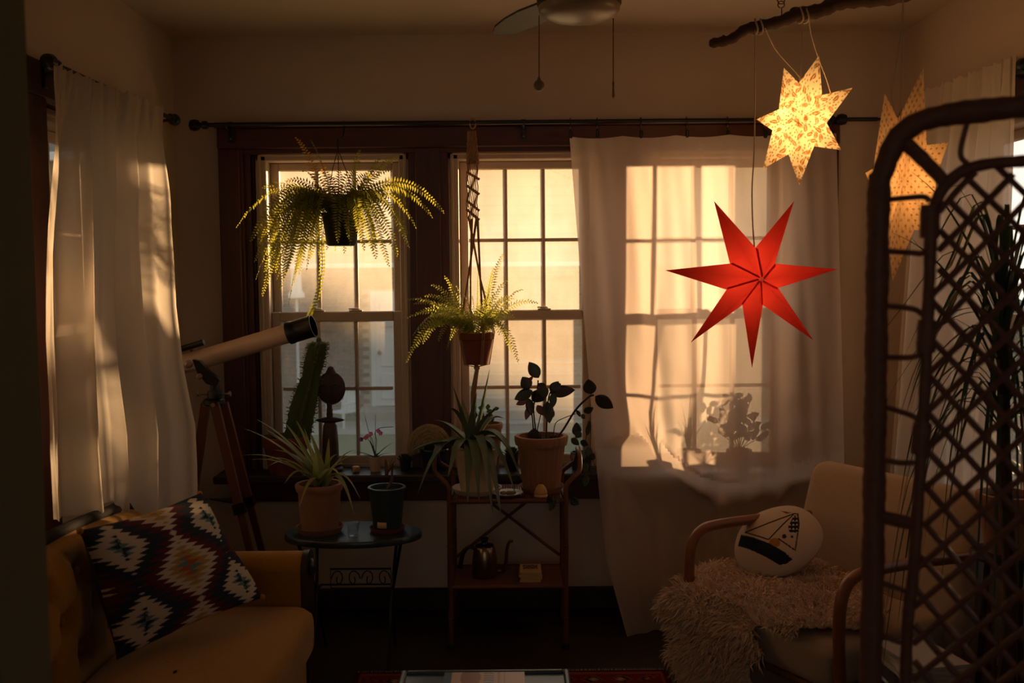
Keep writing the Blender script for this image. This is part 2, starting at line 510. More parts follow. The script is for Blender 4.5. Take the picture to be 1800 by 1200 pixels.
# side windows, their casings
def sidewindow(n, x, y0, y1, rz, nt):
    # local x runs along the wall
    L = y1 - y0
    if rz > 0: loc = (x, y0, 0)      # left wall: local x -> +Y, local y -> -X
    else: loc = (x, y1, 0)           # right wall: local x -> -Y, local y -> +X
    window(n, loc, rz, 0.02, L - .02, 0.612, 1.963, 0.03, wide_lock=(.5,))
    s = -1 if rz > 0 else 1          # outwards
    b = MB()
    xi = x - s * .033
    b.box((xi, y0 - .10, .585), (x, y0 + .02, 1.965), .004); b.box((xi, y1 - .02, .585), (x, y1 + .10, 1.965), .004)
    b.box((xi, y0 - .10, 1.965), (x, y1 + .10, 2.07), .004)
    b.box((x, y0 + .002, .618), (x + s * .16, y0 + .02, 1.985), .003); b.box((x, y1 - .02, .618), (x + s * .16, y1 - .002, 1.985), .003)
    b.box((x, y0, 1.965), (x + s * .16, y1, 1.985), .003)
    b.box((x - s * .026, y0 - .10, .483), (x, y1 + .10, .585), .004)
    sbuild(b, 'trim_%d' % nt, m_wood)
    sbuild(MB().box((x - s * .10, y0 - .13, .585), (x + s * .16, y1 + .13, .618), .006), 'trim_%d' % (nt + 1), m_stool)
window(6, (1.2, YF, 0), math.pi, 0, 1.2, .75, 2.1, .03)  # unseen rear window, added to let in fill light from the sky
window(7, (0, YF, 0), math.pi, 0, 1.2, .75, 2.1, .03)  # second unseen rear window, added for the same fill
sidewindow(4, XL, LY0, LY1, math.pi / 2, 8)
sidewindow(5, XR, RY0, RY1, -math.pi / 2, 10)

# ================================================================== OUTSIDE
GZ = -0.95
m_lawn = mat('lawn', rgb(120, 118, 70), rgb(96, 90, 56), rough=1, scale=3, spec=0.05)
m_pave = mat('driveway', rgb(170, 160, 145), rgb(150, 142, 130), rough=0.95, scale=6, spec=0.1)
sbuild(MB().box((-40, YB + .6, GZ - .3), (40, 40, GZ)), 'ground_lawn', m_lawn)
sbuild(MB().box((-40, YB - 14, GZ - .3), (XL - .6, YB + .6, GZ)), 'ground_lawn_left', m_lawn)
sbuild(MB().box((XR + .6, YB - 14, GZ - .3), (40, YB + .6, GZ)), 'ground_lawn_right', m_lawn)
sbuild(MB().box((-9, 14.9, GZ), (7, 16.2, GZ + .03), .01), 'path_paving', m_pave)
# brick house across the yard
HY, HX0, HX1, HZ = 17.0, -12.0, 6.6, 3.5
m_brick = mat('brick', rgb(140, 104, 76), rgb(108, 80, 60), rough=0.95, scale=2.2, island=0.3, spec=0.1)
m_mortar = mat('mortar', rgb(196, 182, 160), rough=1, scale=8, spec=0.1)
m_wpaint = mat('outdoor_white_paint', rgb(222, 220, 216), rgb(208, 206, 200), rough=0.7, scale=4)
m_roof = mat('roof_shingle', rgb(92, 84, 78), rgb(70, 64, 60), rough=1, scale=20)
m_siding = mat('siding_paint', rgb(176, 160, 138), rgb(164, 150, 130), rough=0.9, scale=3)
house = thing('brick_house', ((HX0 + HX1) / 2, HY, GZ), 'low brick house across the lawn with a white panelled door', 'house')
MB().box((HX0, HY, GZ), (HX1, HY + 7, HZ)).build('wall_core', m_mortar, house, False)
def brick(cx, z, x0, x1, mb):
    mb.box((x0 + .006, HY - .022, z + .006), (x1 - .006, HY, z + .069))
DX0, DX1, DZ1 = PX0, PX1, PZ1 = P(660, 600, HY - .05).x, P(730, 600, HY - .05).x, P(690, 520, HY - .05).z
LEDGE = P(600, 466, HY - .1).z
nbr = 0
b = MB(); row = 0; z = GZ
singles = []
while z < LEDGE - .05:
    x = HX0 + (0.105 if row % 2 else 0)
    while x < HX1 - .1:
        if not (x + .21 > DX0 - .08 and x < DX1 + .08 and z < DZ1 + .08):
            brick(0, z, x, x + .21, b)
        x += .21
    z += .075; row += 1
o = b.build('brick', m_brick, house, False); o['kind'] = 'stuff'
MB().box((HX0, HY - .07, LEDGE - .05), (HX1, HY, LEDGE + .03), .01).build('ledge', m_wpaint, house, False)
zz = LEDGE + .03
while zz < HZ:
    z2 = min(zz + .16, HZ)
    MB().prism([(HX0, HY, zz), (HX0, HY - .035, zz), (HX0, HY - .012, z2), (HX0, HY, z2)], (HX1 - HX0, 0, 0)).build('siding_board', m_siding, house, False)
    zz += .16
MB().prism([(HX0 - .3, HY - .5, HZ - .02), (HX0 - .3, HY + 3.5, HZ + 1.3), (HX0 - .3, HY + 7.5, HZ - .02)], (HX1 - HX0 + .6, 0, 0)).build('roof', m_roof, house, False)
MB().box((HX0 - .3, HY - .56, HZ - .12), (HX1 + .3, HY - .48, HZ + .02), .01).build('gutter', m_wpaint, house, False)
dr = MB().box((DX0, HY - .06, GZ + .18), (DX1, HY - .01, DZ1), .008).build('house_door', m_wpaint, house, False)
dw, dh = DX1 - DX0, DZ1 - GZ - .18
for i in (0, 1):
    for (p, q) in ((.06, .30), (.36, .66), (.72, .94)):
        xa = DX0 + dw * (.12 + .42 * i)
        MB().box((xa, HY - .078, GZ + .18 + dh * p), (xa + dw * .34, HY - .058, GZ + .18 + dh * q), .012).build('panel', m_wpaint, dr, False)
MB().ball((DX0 + .07, HY - .11, GZ + 1.1), .035).build('door_knob', mat('brass', rgb(160, 120, 60), rough=.3, metal=1), dr)
MB().box((DX0 - .08, HY - .05, GZ), (DX0, HY, DZ1 + .08), .005).box((DX1, HY - .05, GZ), (DX1 + .08, HY, DZ1 + .08), .005).box((DX0, HY - .05, DZ1), (DX1, HY, DZ1 + .08), .005).build('door_frame', m_wpaint, house, False)
MB().box((DX0 - .25, HY - .7, GZ), (DX1 + .25, HY, GZ + .17), .01).build('door_step', m_pave, house, False)
# clapboard house added beyond the left wall's window to block sky light
nb = thing('clapboard_sky_blocker', (-8.0, 3.0, GZ), 'pale clapboard house added outside the left wall window to cut sky light', 'house')
MB().box((-11, -4, GZ), (-6.6, 10.5, 4.3)).build('wall_core', m_siding, nb, False)
z = GZ + .2
while z < 4.2:
    MB().prism([(-6.6, -4, z), (-6.555, -4, z), (-6.585, -4, z + .19), (-6.6, -4, z + .19)], (0, 14.5, 0)).build('siding_board', m_siding, nb, False)
    z += .19
MB().prism([(-6.2, -4.3, 4.25), (-11.4, -4.3, 4.25), (-8.8, -4.3, 5.9)], (0, 15.1, 0)).build('roof', m_roof, nb, False)
wf = MB().box((-6.56, 5.9, .3), (-6.52, 7.1, 2.1), .01).build('window', m_wpaint, nb, False)
MB().box((-6.525, 6.0, .4), (-6.51, 7.0, 2.0)).build('pane', m_black, wf, False)
# white wall lamp post in the left panes
lp = P(521, 512, 15.6)
lt = thing('yard_lamp', (lp.x, lp.y, GZ), 'white yard lamp on a thin post before the brick house', 'lamp')
MB().lathe([(.05, GZ), (.05, GZ + .05), (.022, GZ + .08), (.022, lp.z - .12), (.13, lp.z - .10), (.13, lp.z - .04), (.09, lp.z + .02), (.08, lp.z + .32), (.10, lp.z + .36), (.02, lp.z + .42)], (lp.x, lp.y, 0), 14).build('post', m_wpaint, lt)
# white plastic garden chair
def garden_chair(cx, cy, rz):
    t = thing('garden_chair', (cx, cy, GZ), 'white moulded garden chair standing on the lawn beyond the left window', 'chair', rz=rz, local=True)
    MB().box((-.25, -.24, .40), (.25, .24, .44), .015).build('seat', m_wpaint, t)
    for i in range(5):
        x = -.2 + i * .1
        MB().prism([(x - .04, .20, .42), (x + .04, .20, .42), (x + .045, .34, .92), (x - .045, .34, .92)], (0, .02, 0)).build('slat', m_wpaint, t, False)
    MB().tube([(-.25, .33, .92), (-.1, .36, .97), (.1, .36, .97), (.25, .33, .92)], .025).build('top_rail', m_wpaint, t)
    for s in (-1, 1):
        MB().tube([(s * .28, .26, .66), (s * .30, 0, .68), (s * .28, -.26, .64)], .03, 8).build('armrest', m_wpaint, t)
        MB().tube([(s * .28, -.25, .64), (s * .27, -.24, .4), (s * .31, -.29, 0)], [.022, .028, .02]).build('leg', m_wpaint, t)
        MB().tube([(s * .26, .26, .66), (s * .24, .22, .4), (s * .30, .32, 0)], [.02, .028, .02]).build('leg', m_wpaint, t)
    return t
q = PZ(603, 752, GZ); garden_chair(q.x, q.y, math.radians(-35)).scale = (.66, .66, .62)
# steps and railing in the middle window
pc = P(925, 700, 15.4)
ps = house
for i in range(6):
    MB().box((pc.x - 1.15, 15.0 + i * .27, GZ + i * .16), (pc.x + 1.15, 16.92, GZ + .13 + i * .16), .01).build('step', m_pave, ps, False)
    MB().box((pc.x - 1.18, 14.97 + i * .27, GZ + .13 + i * .16), (pc.x + 1.18, 16.92, GZ + .16 + i * .16), .008).build('tread', m_pave, ps, False)
for s in (-1, 1):
    r_ = MB().tube([(pc.x + s * 1.05, 15.1, GZ + 1.05), (pc.x + s * 1.05, 16.6, GZ + 1.95)], .03).build('railing', m_wpaint, ps)
    for i in range(5):
        y = 15.15 + i * .33
        MB().tube([(pc.x + s * 1.05, y, GZ + .16 + (y - 15) * .59 - .05), (pc.x + s * 1.05, y, GZ + 1.05 + (y - 15.1) * .6)], .018, 6).build('baluster', m_wpaint, r_)
# unseen lean-to added out to the right: its roof keeps the low sun off the lower panes
m_blocker = mat('blocker_board', rgb(120, 96, 74), rgb(96, 76, 58), rough=.9, scale=5, stretch=(1, 1, .3))
SX0, SX1, SZL, SZR = 3.4, 5.8, 1.88, .74
sh = thing('shed_sun_blocker', ((SX0 + SX1) / 2, 11.0, GZ), 'unseen lean-to of brown boards, added to block the low sun', 'shed')
for i in range(8):
    x = SX0 + .05 + i * .29
    zt = lerp(SZL, SZR, (x + .28 - SX0) / (SX1 - SX0))
    MB().box((x, 10.0, GZ), (x + .28, 10.03, zt), .004).build('board', m_blocker, sh, False)
MB().prism([(SX0 + .05, 10.04, GZ), (SX1 - .05, 10.04, GZ), (SX1 - .05, 10.04, SZR), (SX0 + .05, 10.04, SZL - .04)], (0, 2.0, 0)).build('wall_core', m_blocker, sh, False)
MB().prism([(SX0, 9.85, SZL), (SX1, 9.85, SZR), (SX1, 9.85, SZR + .05), (SX0, 9.85, SZL + .05)], (0, 2.4, 0)).build('roof', m_roof, sh, False)
m_bark = mat('bark', rgb(96, 78, 62), rgb(64, 52, 42), rough=1, scale=12, bump=.4)
# evergreen added outside the right-hand window to block the low sun
m_ever = leafmat('evergreen_spray', (.05, .08, .03), (.03, .05, .02), .15)
ev = thing('evergreen_sun_blocker', (4.5, 6.3, GZ), 'tall dense evergreen added outside the right wall window to block the sun', 'shrub')
MB().tube([(4.5, 6.3, GZ), (4.5, 6.3, 2.9)], [.09, .03], 8).build('trunk', m_bark, ev)
lv = MB()
for i in range(9000):
    t = R.random(); a = R.uniform(0, 6.283); rr = (1.05 * (1 - t ** 3) + .12) * R.uniform(.55, 1)
    q = V((4.5 + rr * math.cos(a) * 1.05, 6.3 + rr * math.sin(a) * .7, GZ + .1 + t * 4.0))
    d = V((math.cos(a), math.sin(a), R.uniform(.2, 1.2))).normalized() * R.uniform(.12, .2)
    s_ = V((-math.sin(a), math.cos(a), R.uniform(-.4, .4))) * .05
    lv.add([q, q + d * .5 + s_, q + d, q + d * .5 - s_], [(0, 1, 2, 3)])
o = lv.build('foliage', m_ever, ev, False); o['kind'] = 'stuff'
# a bare tree whose top shows in the middle window
m_bark_ = mat('bark', rgb(96, 78, 62), rgb(64, 52, 42), rough=1, scale=12, bump=.4)
m_tleaf = leafmat('autumn_leaf', (.30, .20, .06), (.20, .15, .05), .5)
tp = P(960, 300, 12.5)
tr_ = thing('yard_tree', (2.6, 12.5, GZ), 'young yard tree with sparse twigs reaching over the house front', 'tree')
trunk = [V((2.6, 12.5, GZ)), V((2.55, 12.5, .6)), V((2.3, 12.6, 2.0)), V((2.2, 12.6, 3.6))]
MB().tube(spline(trunk, 6), [lerp(.11, .05, i / 18) for i in range(19)], 8).build('trunk', m_bark, tr_)
lv = MB()
for i in range(26):
    a = trunk[2].lerp(trunk[3], R.random())
    e = V((tp.x + R.uniform(-1.4, 2.2), 12.5 + R.uniform(-.8, .8), R.uniform(2.65, 3.9)))
    pts = bez(a, (a + e) / 2 + V((0, 0, R.uniform(-.1, .4))), e, 6)
    MB().tube(pts, [lerp(.022, .004, k / 6) for k in range(7)], 5).build('tree_branch', m_bark, tr_)
    for k in range(70):
        q = pts[R.randint(2, 6)] + V((R.gauss(0, .16), R.gauss(0, .16), R.gauss(0, .12)))
        d = V((R.uniform(-1, 1), R.uniform(-1, 1), R.uniform(-1, .3))).normalized() * .05
        s_ = d.orthogonal().normalized() * .018
        lv.add([q, q + d * .5 + s_, q + d, q + d * .5 - s_], [(0, 1, 2, 3)])
o = lv.build('foliage', m_tleaf, tr_, False); o['kind'] = 'stuff'
# ================================================================== CURTAIN RODS AND CURTAINS
m_rod = mat('rod_metal', rgb(26, 26, 30), rgb(16, 16, 18), rough=.35, scale=30, spec=.5)
def finial(mb, p, d):
    M = d.to_track_quat('Z', 'Y').to_matrix().to_4x4()
    mb.lathe([(.009, -.01), (.016, -.005), (.016, .012), (.010, .016), (.010, .024), (.020, .03), (.024, .045), (.020, .062), (.008, .068), (0, .069)], p, 12, M=M)
RODY, RODZ = 4.09, 2.052
ra, rb = V((-1.235, RODY, RODZ)), V((1.49, RODY, RODZ))
rod = thing('curtain_rod', ((ra + rb) / 2), 'long black iron curtain rod across the three back windows', 'curtain rod', 'black curtain rods')
MB().tube([ra, rb], .0085, 10).build('pole', m_rod, rod)
for p, d in ((ra, V((-1, 0, 0))), (V((1.30, RODY, RODZ)), V((1, 0, 0)))):
    b = MB(); finial(b, p, d); b.build('finial', m_rod, rod)
MB().tube([(1.49, RODY, RODZ), (1.56, RODY, RODZ)], .006, 8).lathe([(.014, 0), (.014, .012), (.006, .014), (0, .0145)], (1.56, RODY, RODZ), 10, M=Matrix.Rotation(math.pi / 2, 4, 'Y')).build('rod_tip', m_rod, rod)
for x in (-1.15, .055, 1.275):
    b = MB().box((x - .010, 4.140, RODZ - .065), (x + .010, 4.150, RODZ + .02), .002)
    b.tube([(x, 4.145, RODZ - .02), (x, RODY, RODZ - .014)], .005, 8)
    b.tube([(x, RODY + .014 * math.cos(a), RODZ + .014 * math.sin(a)) for a in [math.pi + k * math.pi / 6 for k in range(7)]], .004, 6)
    br = b.build('bracket', m_rod, rod)
    MB().ball((x, 4.139, RODZ - .05), .004, 8, 6).build('screw', mat('steel', rgb(150, 146, 140), rough=.3, metal=1), br)
def siderod(x, y0, y1, z, side, label):
    rod = thing('curtain_rod', (x, (y0 + y1) / 2, z), label, 'curtain rod', 'black curtain rods')
    MB().tube([(x, y0, z), (x, y1, z)], .008, 10).build('pole', m_rod, rod)
    for y, d in ((y0, V((0, -1, 0))), (y1, V((0, 1, 0)))):
        b = MB(); finial(b, V((x, y, z)), d); b.build('finial', m_rod, rod)
    w0 = XL + .033 if side < 0 else XR - .033
    for y in (y0 + .03, y1 - .03):
        b = MB().box((min(w0, w0 - side * .008), y - .012, z - .06), (max(w0, w0 - side * .008), y + .012, z + .02), .002)
        b.tube([(w0, y, z - .02), (x, y, z - .014)], .006, 8)
        b.build('bracket', m_rod, rod)
LRX, RRX = -1.315, 1.555
siderod(LRX, PXP(100, 133, LRX).y, PXP(300, 230, LRX).y, 2.052, -1, 'black iron curtain rod on the left wall above the sofa')
siderod(RRX, PXP(1785, 112, RRX).y, PXP(1600, 200, RRX).y, 2.052, 1, 'black iron curtain rod on the right wall behind the rattan screen')

m_sheer = sheer('sheer_linen', (.77, .65, .59), .52, .24)
m_sheerl = sheer('sheer_linen_left', (.76, .68, .60), .42, .05)
def foldfn(seed, n, jitter=.35):
    r = random.Random(seed)
    ph = [r.uniform(0, 6.283) for _ in range(6)]; 
    def f(s):
        x = s * n * 2 * math.pi
        return .6 * math.sin(x + ph[0] + 1.1 * math.sin(s * 5 + ph[1])) + .35 * math.sin(x * 1.7 + ph[2]) + .2 * math.sin(x * .45 + ph[3])
    return f
# ---- left wall curtain: rod pocket, lower part pushed out over the back of the sofa
fl, ftop, fw2 = foldfn(3, 4.0), foldfn(5, 17), foldfn(9, 11)
def left_curtain(s, t):
    lx = interp([(0, 92), (.35, 76), (.6, 70), (.85, 74), (1, 84)], t)
    rx = interp([(0, 285), (.12, 281), (.3, 283), (.5, 292), (.65, 306), (.8, 326), (.9, 327), (1, 326)], t)
    px = lerp(lx, rx, s)
    top = lerp(116, 190, s)
    bot = interp([(0, 916), (.25, 905), (.4, 886), (.46, 880), (.5, 900), (.54, 916), (.7, 914), (.85, 900), (1, 886)], s)
    py = lerp(top, bot, t)
    X = LRX + .027 + smooth((t - .25) / .75) * lerp(.05, .20, s)
    p = PXP(px, py, X)
    amp = .010 + .036 * smooth(t * 4) 
    p.x += amp * fl(s) + .010 * (1 - smooth(t * 10)) * ftop(s) + .004 * math.sin(t * 9 + s * 11)
    p.y += .008 * fw2(s + .02 * t)
    p.z += .012 * (1 - smooth(t * 20)) * abs(ftop(s))
    return p
cl = MB().grid(left_curtain, 180, 120).build('curtain', m_sheerl)
tag(cl, 'off-white sheer curtain over the left wall window, falling behind the kilim pillow', 'curtain')
# ---- right wall curtain
fr, frt = foldfn(13, 6), foldfn(15, 15)
def right_curtain(s, t):
    px = lerp(1618, 1786, s) - 12 * t * (1 - s)
    top = lerp(166, 100, s); 
    X = RRX - .024
    p = PXP(px, top, X)
    z = lerp(p.z, .05, t)
    p = V((X - .10 * t * (1 - .5 * s), p.y, z))
    amp = .012 + .02 * smooth(t * 4)
    p.x += amp * fr(s) + .008 * (1 - smooth(t * 9)) * frt(s)
    p.y += .010 * fr(s * 1.7)
    p.z += .012 * (1 - smooth(t * 20)) * abs(frt(s))
    return p
cr_ = MB().grid(right_curtain, 130, 60).build('curtain', m_sheerl)
tag(cr_, 'off-white sheer curtain on the right wall behind the rattan screen', 'curtain')
# ---- big panel clipped over the third back window, draped behind the armchair
fb, fb2 = foldfn(22, 5), foldfn(25, 9)
RIDGE = [(1085, 640), (1110, 700), (1145, 755), (1185, 800), (1230, 833), (1275, 846), (1320, 843), (1370, 828), (1430, 806), (1490, 800)]
def back_curtain(s, t):
    lx = interp([(0, 1001), (.3, 1022), (.5, 1036), (.7, 1052), (.85, 1066), (1, 1102)], t)
    rx = interp([(0, 1470), (.5, 1482), (.62, 1484), (1, 1478)], t)
    px = lerp(lx, rx, s)
    top = 240 - 6 * s + 4 * abs(math.sin(s * 5 * math.pi)) 
    bot = lerp(1118, 1165, min(1, s * 2.5))
    py = lerp(top, bot, t)
    Y = 4.062 - .19 * smooth((t - .55) / .45)
    # belly: pulled forward along the ridge, falling back underneath it
    ry = interp([(a, b_) for a, b_ in RIDGE], px)
    d = py - ry
    wgt = smooth((px - 1085) / 90)
    if d < 0: bel = math.exp(-(d / 130) ** 2)
    else: bel = math.exp(-(d / 34) ** 2)
    Y -= .115 * bel * wgt
    if d > 0: Y += .05 * wgt * smooth(d / 60)
    Y += (.012 + .014 * smooth(t * 3)) * fb(s + .10 * t) * (1 - .55 * bel * wgt) + .005 * fb2(s - .05 * t)
    # soft slanting creases running down towards the ridge
    Y += .006 * math.sin((px * .8 + py * .45) / 19) * smooth((t - .25) * 3) * (1 - wgt * .4)
    if -190 < d < 0: Y += .009 * math.sin(d / 15 + 1.2 * math.sin(px / 60)) * wgt * (1 + d / 190)
    Y = min(Y, 4.125 if py < 740 else lerp(4.125, 4.028, smooth((py - 740) / 50)))
    return P(px, py, Y)
bc = MB().grid(back_curtain, 200, 190).build('curtain', m_sheer)
tag(bc, 'large off-white sheer curtain clipped over the right back window, draped behind the armchair', 'curtain')
for px in (1003, 1050, 1127, 1208, 1280, 1345, 1462):
    p = P(px, 236, 4.07)
    b = MB().tube([(p.x, RODY + .021 * math.cos(a), RODZ - .006 + .021 * math.sin(a)) for a in [k * math.pi / 9 for k in range(18)]], .0018, 5, closed=True)
    b.tube([(p.x, RODY, RODZ - .027), (p.x, RODY - .01, p.z + .012)], .0016, 5)
    b.box((p.x - .007, p.y - .008, p.z - .016), (p.x + .007, p.y + .008, p.z + .016), .003)
    b.build('curtain_clip', m_rod, bc)

# ================================================================== BRANCH, PAPER STARS, FAN
BY = 3.0
m_branch = mat('branch_bark', rgb(86, 64, 50), rgb(48, 35, 28), rough=.95, scale=18, bump=.5, stretch=(.5, 2, 2))
pts = [(1247, 76, BY), (1258, 75, BY), (1285, 69, BY), (1310, 52, BY), (1335, 46, BY), (1370, 38, BY), (1405, 25, BY), (1440, 19, BY), (1475, 5, BY - .02), (1510, 0, BY - .04), (1560, -4, BY - .08), (1600, -14, BY - .16), (1650, -24, BY - .22)]
bp = [P(*q) for q in pts]
sp = spline(bp, 5)
br = thing('branch', bp[5], 'crooked bare branch hung below the ceiling carrying the paper stars', 'branch')
n = len(sp)
MB().tube(sp, [interp([(0, .008), (.05, .014), (.4, .017), (.55, .021), (1, .024)], i / n) * (1 + .1 * math.sin(i * 1.9)) for i in range(n)], 10).build('wood', m_branch, br)
MB().ball(P(1398, 20, BY), (.018, .016, .013), 10, 7).build('knot', m_branch, br)
MB().tube([P(1271, 70, BY), P(1272, 62, BY)], [.006, .004], 6).build('twig_stub', m_branch, br)
m_cord = mat('white_cord', rgb(196, 178, 160), rgb(170, 150, 130), rough=.8, scale=60)
m_brass = mat('dull_brass', rgb(120, 96, 60), rough=.4, metal=1)
hk = thing('ceiling_hook', P(1374, 30, BY), 'small metal screw hook and eye holding up the branch', 'hook')
h0 = P(1373, 8, BY)
MB().tube([P(1374, 36, BY), P(1374, 16, BY)] + [h0 + V((.010 * math.sin(a), 0, .010 * -math.cos(a))) for a in [k * .6 for k in range(11)]], .0018, 6).build('eye_screw', m_brass, hk)
MB().tube([(h0.x, BY, ZC), (h0.x, BY, h0.z + .05), (h0.x + .012, BY, h0.z + .02), (h0.x + .008, BY, h0.z + .002), (h0.x - .006, BY, h0.z + .002), (h0.x - .012, BY, h0.z + .014)], .002, 6).build('hook_shank', m_brass, hk)
for px, py in ((1332, 47), (1412, 27)):
    p = P(px, py, BY)
    for k in (-1, 1):
        c = p + V((.008 * k, 0, 0))
        MB().tube([c + V((.004 * math.sin(a * 2), .021 * math.cos(a), .022 * math.sin(a))) for a in [i * math.pi / 8 for i in range(16)]], .0028, 6, closed=True).build('cord_wrap', m_cord, br)

def paper(name, trans, transp=0.0, attr='pattern', c=(.9, .8, .6)):
    return sheer(name, c, trans, transp, attr=attr)
m_redpaper = sheer('red_paper', (.84, .07, .035), .6, 0, tcol=(.9, .085, .045))
m_redseam = sheer('red_paper_doubled', (.66, .05, .028), .5, 0, tcol=(.62, .06, .03))
m_bulb = sheer('bulb_glass', (.95, .9, .8), .8, .8)
m_tissue = sheer('thin_paper', (.92, .84, .66), .75, .5)
m_eye = sheer('hole_glow_ring', (.95, .9, .8), .8, .2)
m_print = sheer('printed_paper', (.9, .8, .6), .45, 0, attr='pattern')
def lamp_in(c, w, colr, rad=.03):
    l = bpy.data.lights.new('bulb', 'POINT'); l.energy = w; l.color = colr; l.shadow_soft_size = rad
    o = bpy.data.objects.new('bulb', l); COL.objects.link(o); return o
def leaf_print(seed, size, density, ext):
    r = random.Random(seed); items = []
    cells = {}
    tries = 0
    while tries < 16000:
        tries += 1
        x, y = r.uniform(-ext, ext), r.uniform(-ext, ext)
        big = r.random() < .6
        rad = size * (.62 if big else .3)
        ok = True
        for (x2, y2, r2, *_) in items:
            if (x - x2) ** 2 + (y - y2) ** 2 < ((rad + r2) * .58) ** 2: ok = False; break
        if ok: items.append((x, y, rad, big, r.uniform(0, math.pi), r.choice([-1, 1])))
    g = size * 1.0
    for it in items:
        for i in range(-1, 2):
            for j in range(-1, 2):
                cells.setdefault((math.floor(it[0] / g) + i, math.floor(it[1] / g) + j), []).append(it)
    base, ink, ink2 = (.92, .80, .56), (.30, .12, .03), (.48, .24, .07)
    def f(x, y):
        for (cx, cy, rad, big, an, fl_) in cells.get((math.floor(x / g), math.floor(y / g)), ()):
            dx, dy = x - cx, y - cy
            a = dx * math.cos(an) + dy * math.sin(an); c = -dx * math.sin(an) + dy * math.cos(an)
            if big:
                L = rad * .95; q = a / L
                if abs(q) < 1:
                    wd = rad * .40 * (1 - q * q) * (1 - .3 * q)
                    c2 = c - fl_ * rad * .25 * (q * q - .4)
                    if abs(c2) < wd:
                        if abs(c2) < wd * .14: return base
                        return ink if abs(c2) > wd * .62 or math.sin(q * 16) > .45 else ink2
            elif dx * dx + dy * dy < (rad * .36) ** 2: return ink
        return base
    return f
def dot_print(size):
    base, ink = (.88, .62, .34), (.42, .14, .05)
    def f(x, y):
        u, v = x / size, y / size
        k = math.floor(v); u += .5 * (k % 2)
        du, dv = u - math.floor(u) - .5, v - k - .5
        if abs(du) + abs(dv) < .23: return ink
        if abs(abs(du) - .5) < .08 and abs(abs(dv) - .5) < .08: return (.6, .25, .1)
        return base
    return f
def star(name, label, tips, inner, ctr, y, nrm, hf, hb, mt, watt, lcol, prn=None, seam=None, sub=1, cpx=None, boff=.25, group='folded paper stars'):
    p0 = P(ctr[0], ctr[1], y); n = V(nrm).normalized()      # n points towards the viewer
    ax = V((0, 0, 1)).cross(n).normalized(); ay = n.cross(ax)
    T = [PPL(a, b_, p0, n) for a, b_ in tips]; I = [PPL(a, b_, p0, n) for a, b_ in inner]
    k = len(T)
    t = thing(name, p0, label, 'paper star', group)
    cf = PPL((cpx or ctr)[0], (cpx or ctr)[1], p0 + n * hf, n); cb = p0 - n * hb
    for nm, c, flip in (('front_paper', cf, False), ('back_paper', cb, True)):
        b = MB()
        for i in range(k):
            for tri in ((c, I[i - 1], T[i]), (c, T[i], I[i])):
                q = tri if not flip else (tri[0], tri[2], tri[1])
                m_ = sub if (prn and not flip) else 1
                vs = []; cs = []; ix = {}
                for a in range(m_ + 1):
                    for d in range(m_ + 1 - a):
                        w_ = q[0] + (q[1] - q[0]) * (a / m_) + (q[2] - q[0]) * (d / m_)
                        ix[a, d] = len(vs); vs.append(w_)
                        e = w_ - p0
                        cs.append(prn(e.dot(ax), e.dot(ay)) if (prn) else (1, 1, 1))
                fs = []
                for a in range(m_):
                    for d in range(m_ - a):
                        fs.append((ix[a, d], ix[a + 1, d], ix[a, d + 1]))
                        if a + d < m_ - 1: fs.append((ix[a + 1, d], ix[a + 1, d + 1], ix[a, d + 1]))
                b.add(vs, fs, cs)
        b.build(nm, m_tissue if (flip and prn) else mt, t, False, col=bool(prn) and not flip)
    if seam:
        for i in range(k):
            a = cf + n * .0015; e = I[i] + n * .0015
            d = (T[(i + 1) % k] - I[i]).normalized()
            d = (e - a).cross(n).normalized()
            MB().prism([a + (e - a) * .06, e + (a - e) * .02, e + d * .006 + (a - e) * .05, a + d * .006 + (e - a) * .10], n * .0006).build('seam', seam, t, False)
    if seam: MB().lathe([(.006, -.001), (.006, .001), (.0025, .001), (.0025, -.001)], cf + n * .001, 10, M=n.to_track_quat('Z', 'Y').to_matrix().to_4x4()).build('centre_glow_ring', m_eye, t)  # pale ring standing in for bulb light through the centre hole
    MB().lathe([(0, .0), (.014, .006), (.020, .024), (.013, .046), (.010, .06), (0, .062)], p0 - n * (hb * boff) - V((0, 0, .03)), 10).build('bulb_glass', m_bulb, t)
    lo = lamp_in(p0, watt, lcol, .035); lo.parent = t; lo.location = -n * (hb * boff)
    return t, p0, cf, T, I
WARM = (1.0, .53, .19)
s1 = star('paper_star', 'cream paper star with a printed leaf pattern, brightly lit from inside',
    [(1378, 119), (1440, 97), (1499, 154), (1479, 264), (1405, 325), (1341, 297), (1329, 210)],
    [(1404, 146), (1445, 167), (1453, 216), (1431, 257), (1386, 271), (1358, 229), (1369, 192)],
    (1404, 214), BY, (-.42, -1, -.05), .075, .085, m_print, 1.5, WARM, boff=.5, prn=leaf_print(4, .021, 1, .26), sub=40)
s2 = star('paper_star', 'plain red paper star with seven points, hanging lowest of the stars',
    [(1255, 353), (1396, 353), (1472, 473), (1430, 598), (1322, 647), (1214, 602), (1169, 475)],
    [(1328, 435), (1362, 463), (1368, 506), (1341, 536), (1305, 536), (1277, 509), (1283, 463)],
    (1330, 486), 2.98, (-.06, -1, 0), .05, .14, m_redpaper, .62, (1.0, .70, .42), boff=.75, seam=m_redseam, cpx=(1339, 491))
s3 = star('paper_star', 'tan paper star printed with tiny dots, dimly lit behind the rattan screen',
    [(1555, 164), (1623, 120), (1667, 250), (1642, 405), (1569, 494), (1527, 436), (1521, 304)],
    [(1579, 208), (1629, 255), (1645, 312), (1607, 404), (1559, 412), (1529, 322), (1535, 296)],
    (1588, 318), 2.55, (-.75, -1, 0), .07, .07, m_print, .42, WARM, prn=dot_print(.0135), sub=44)
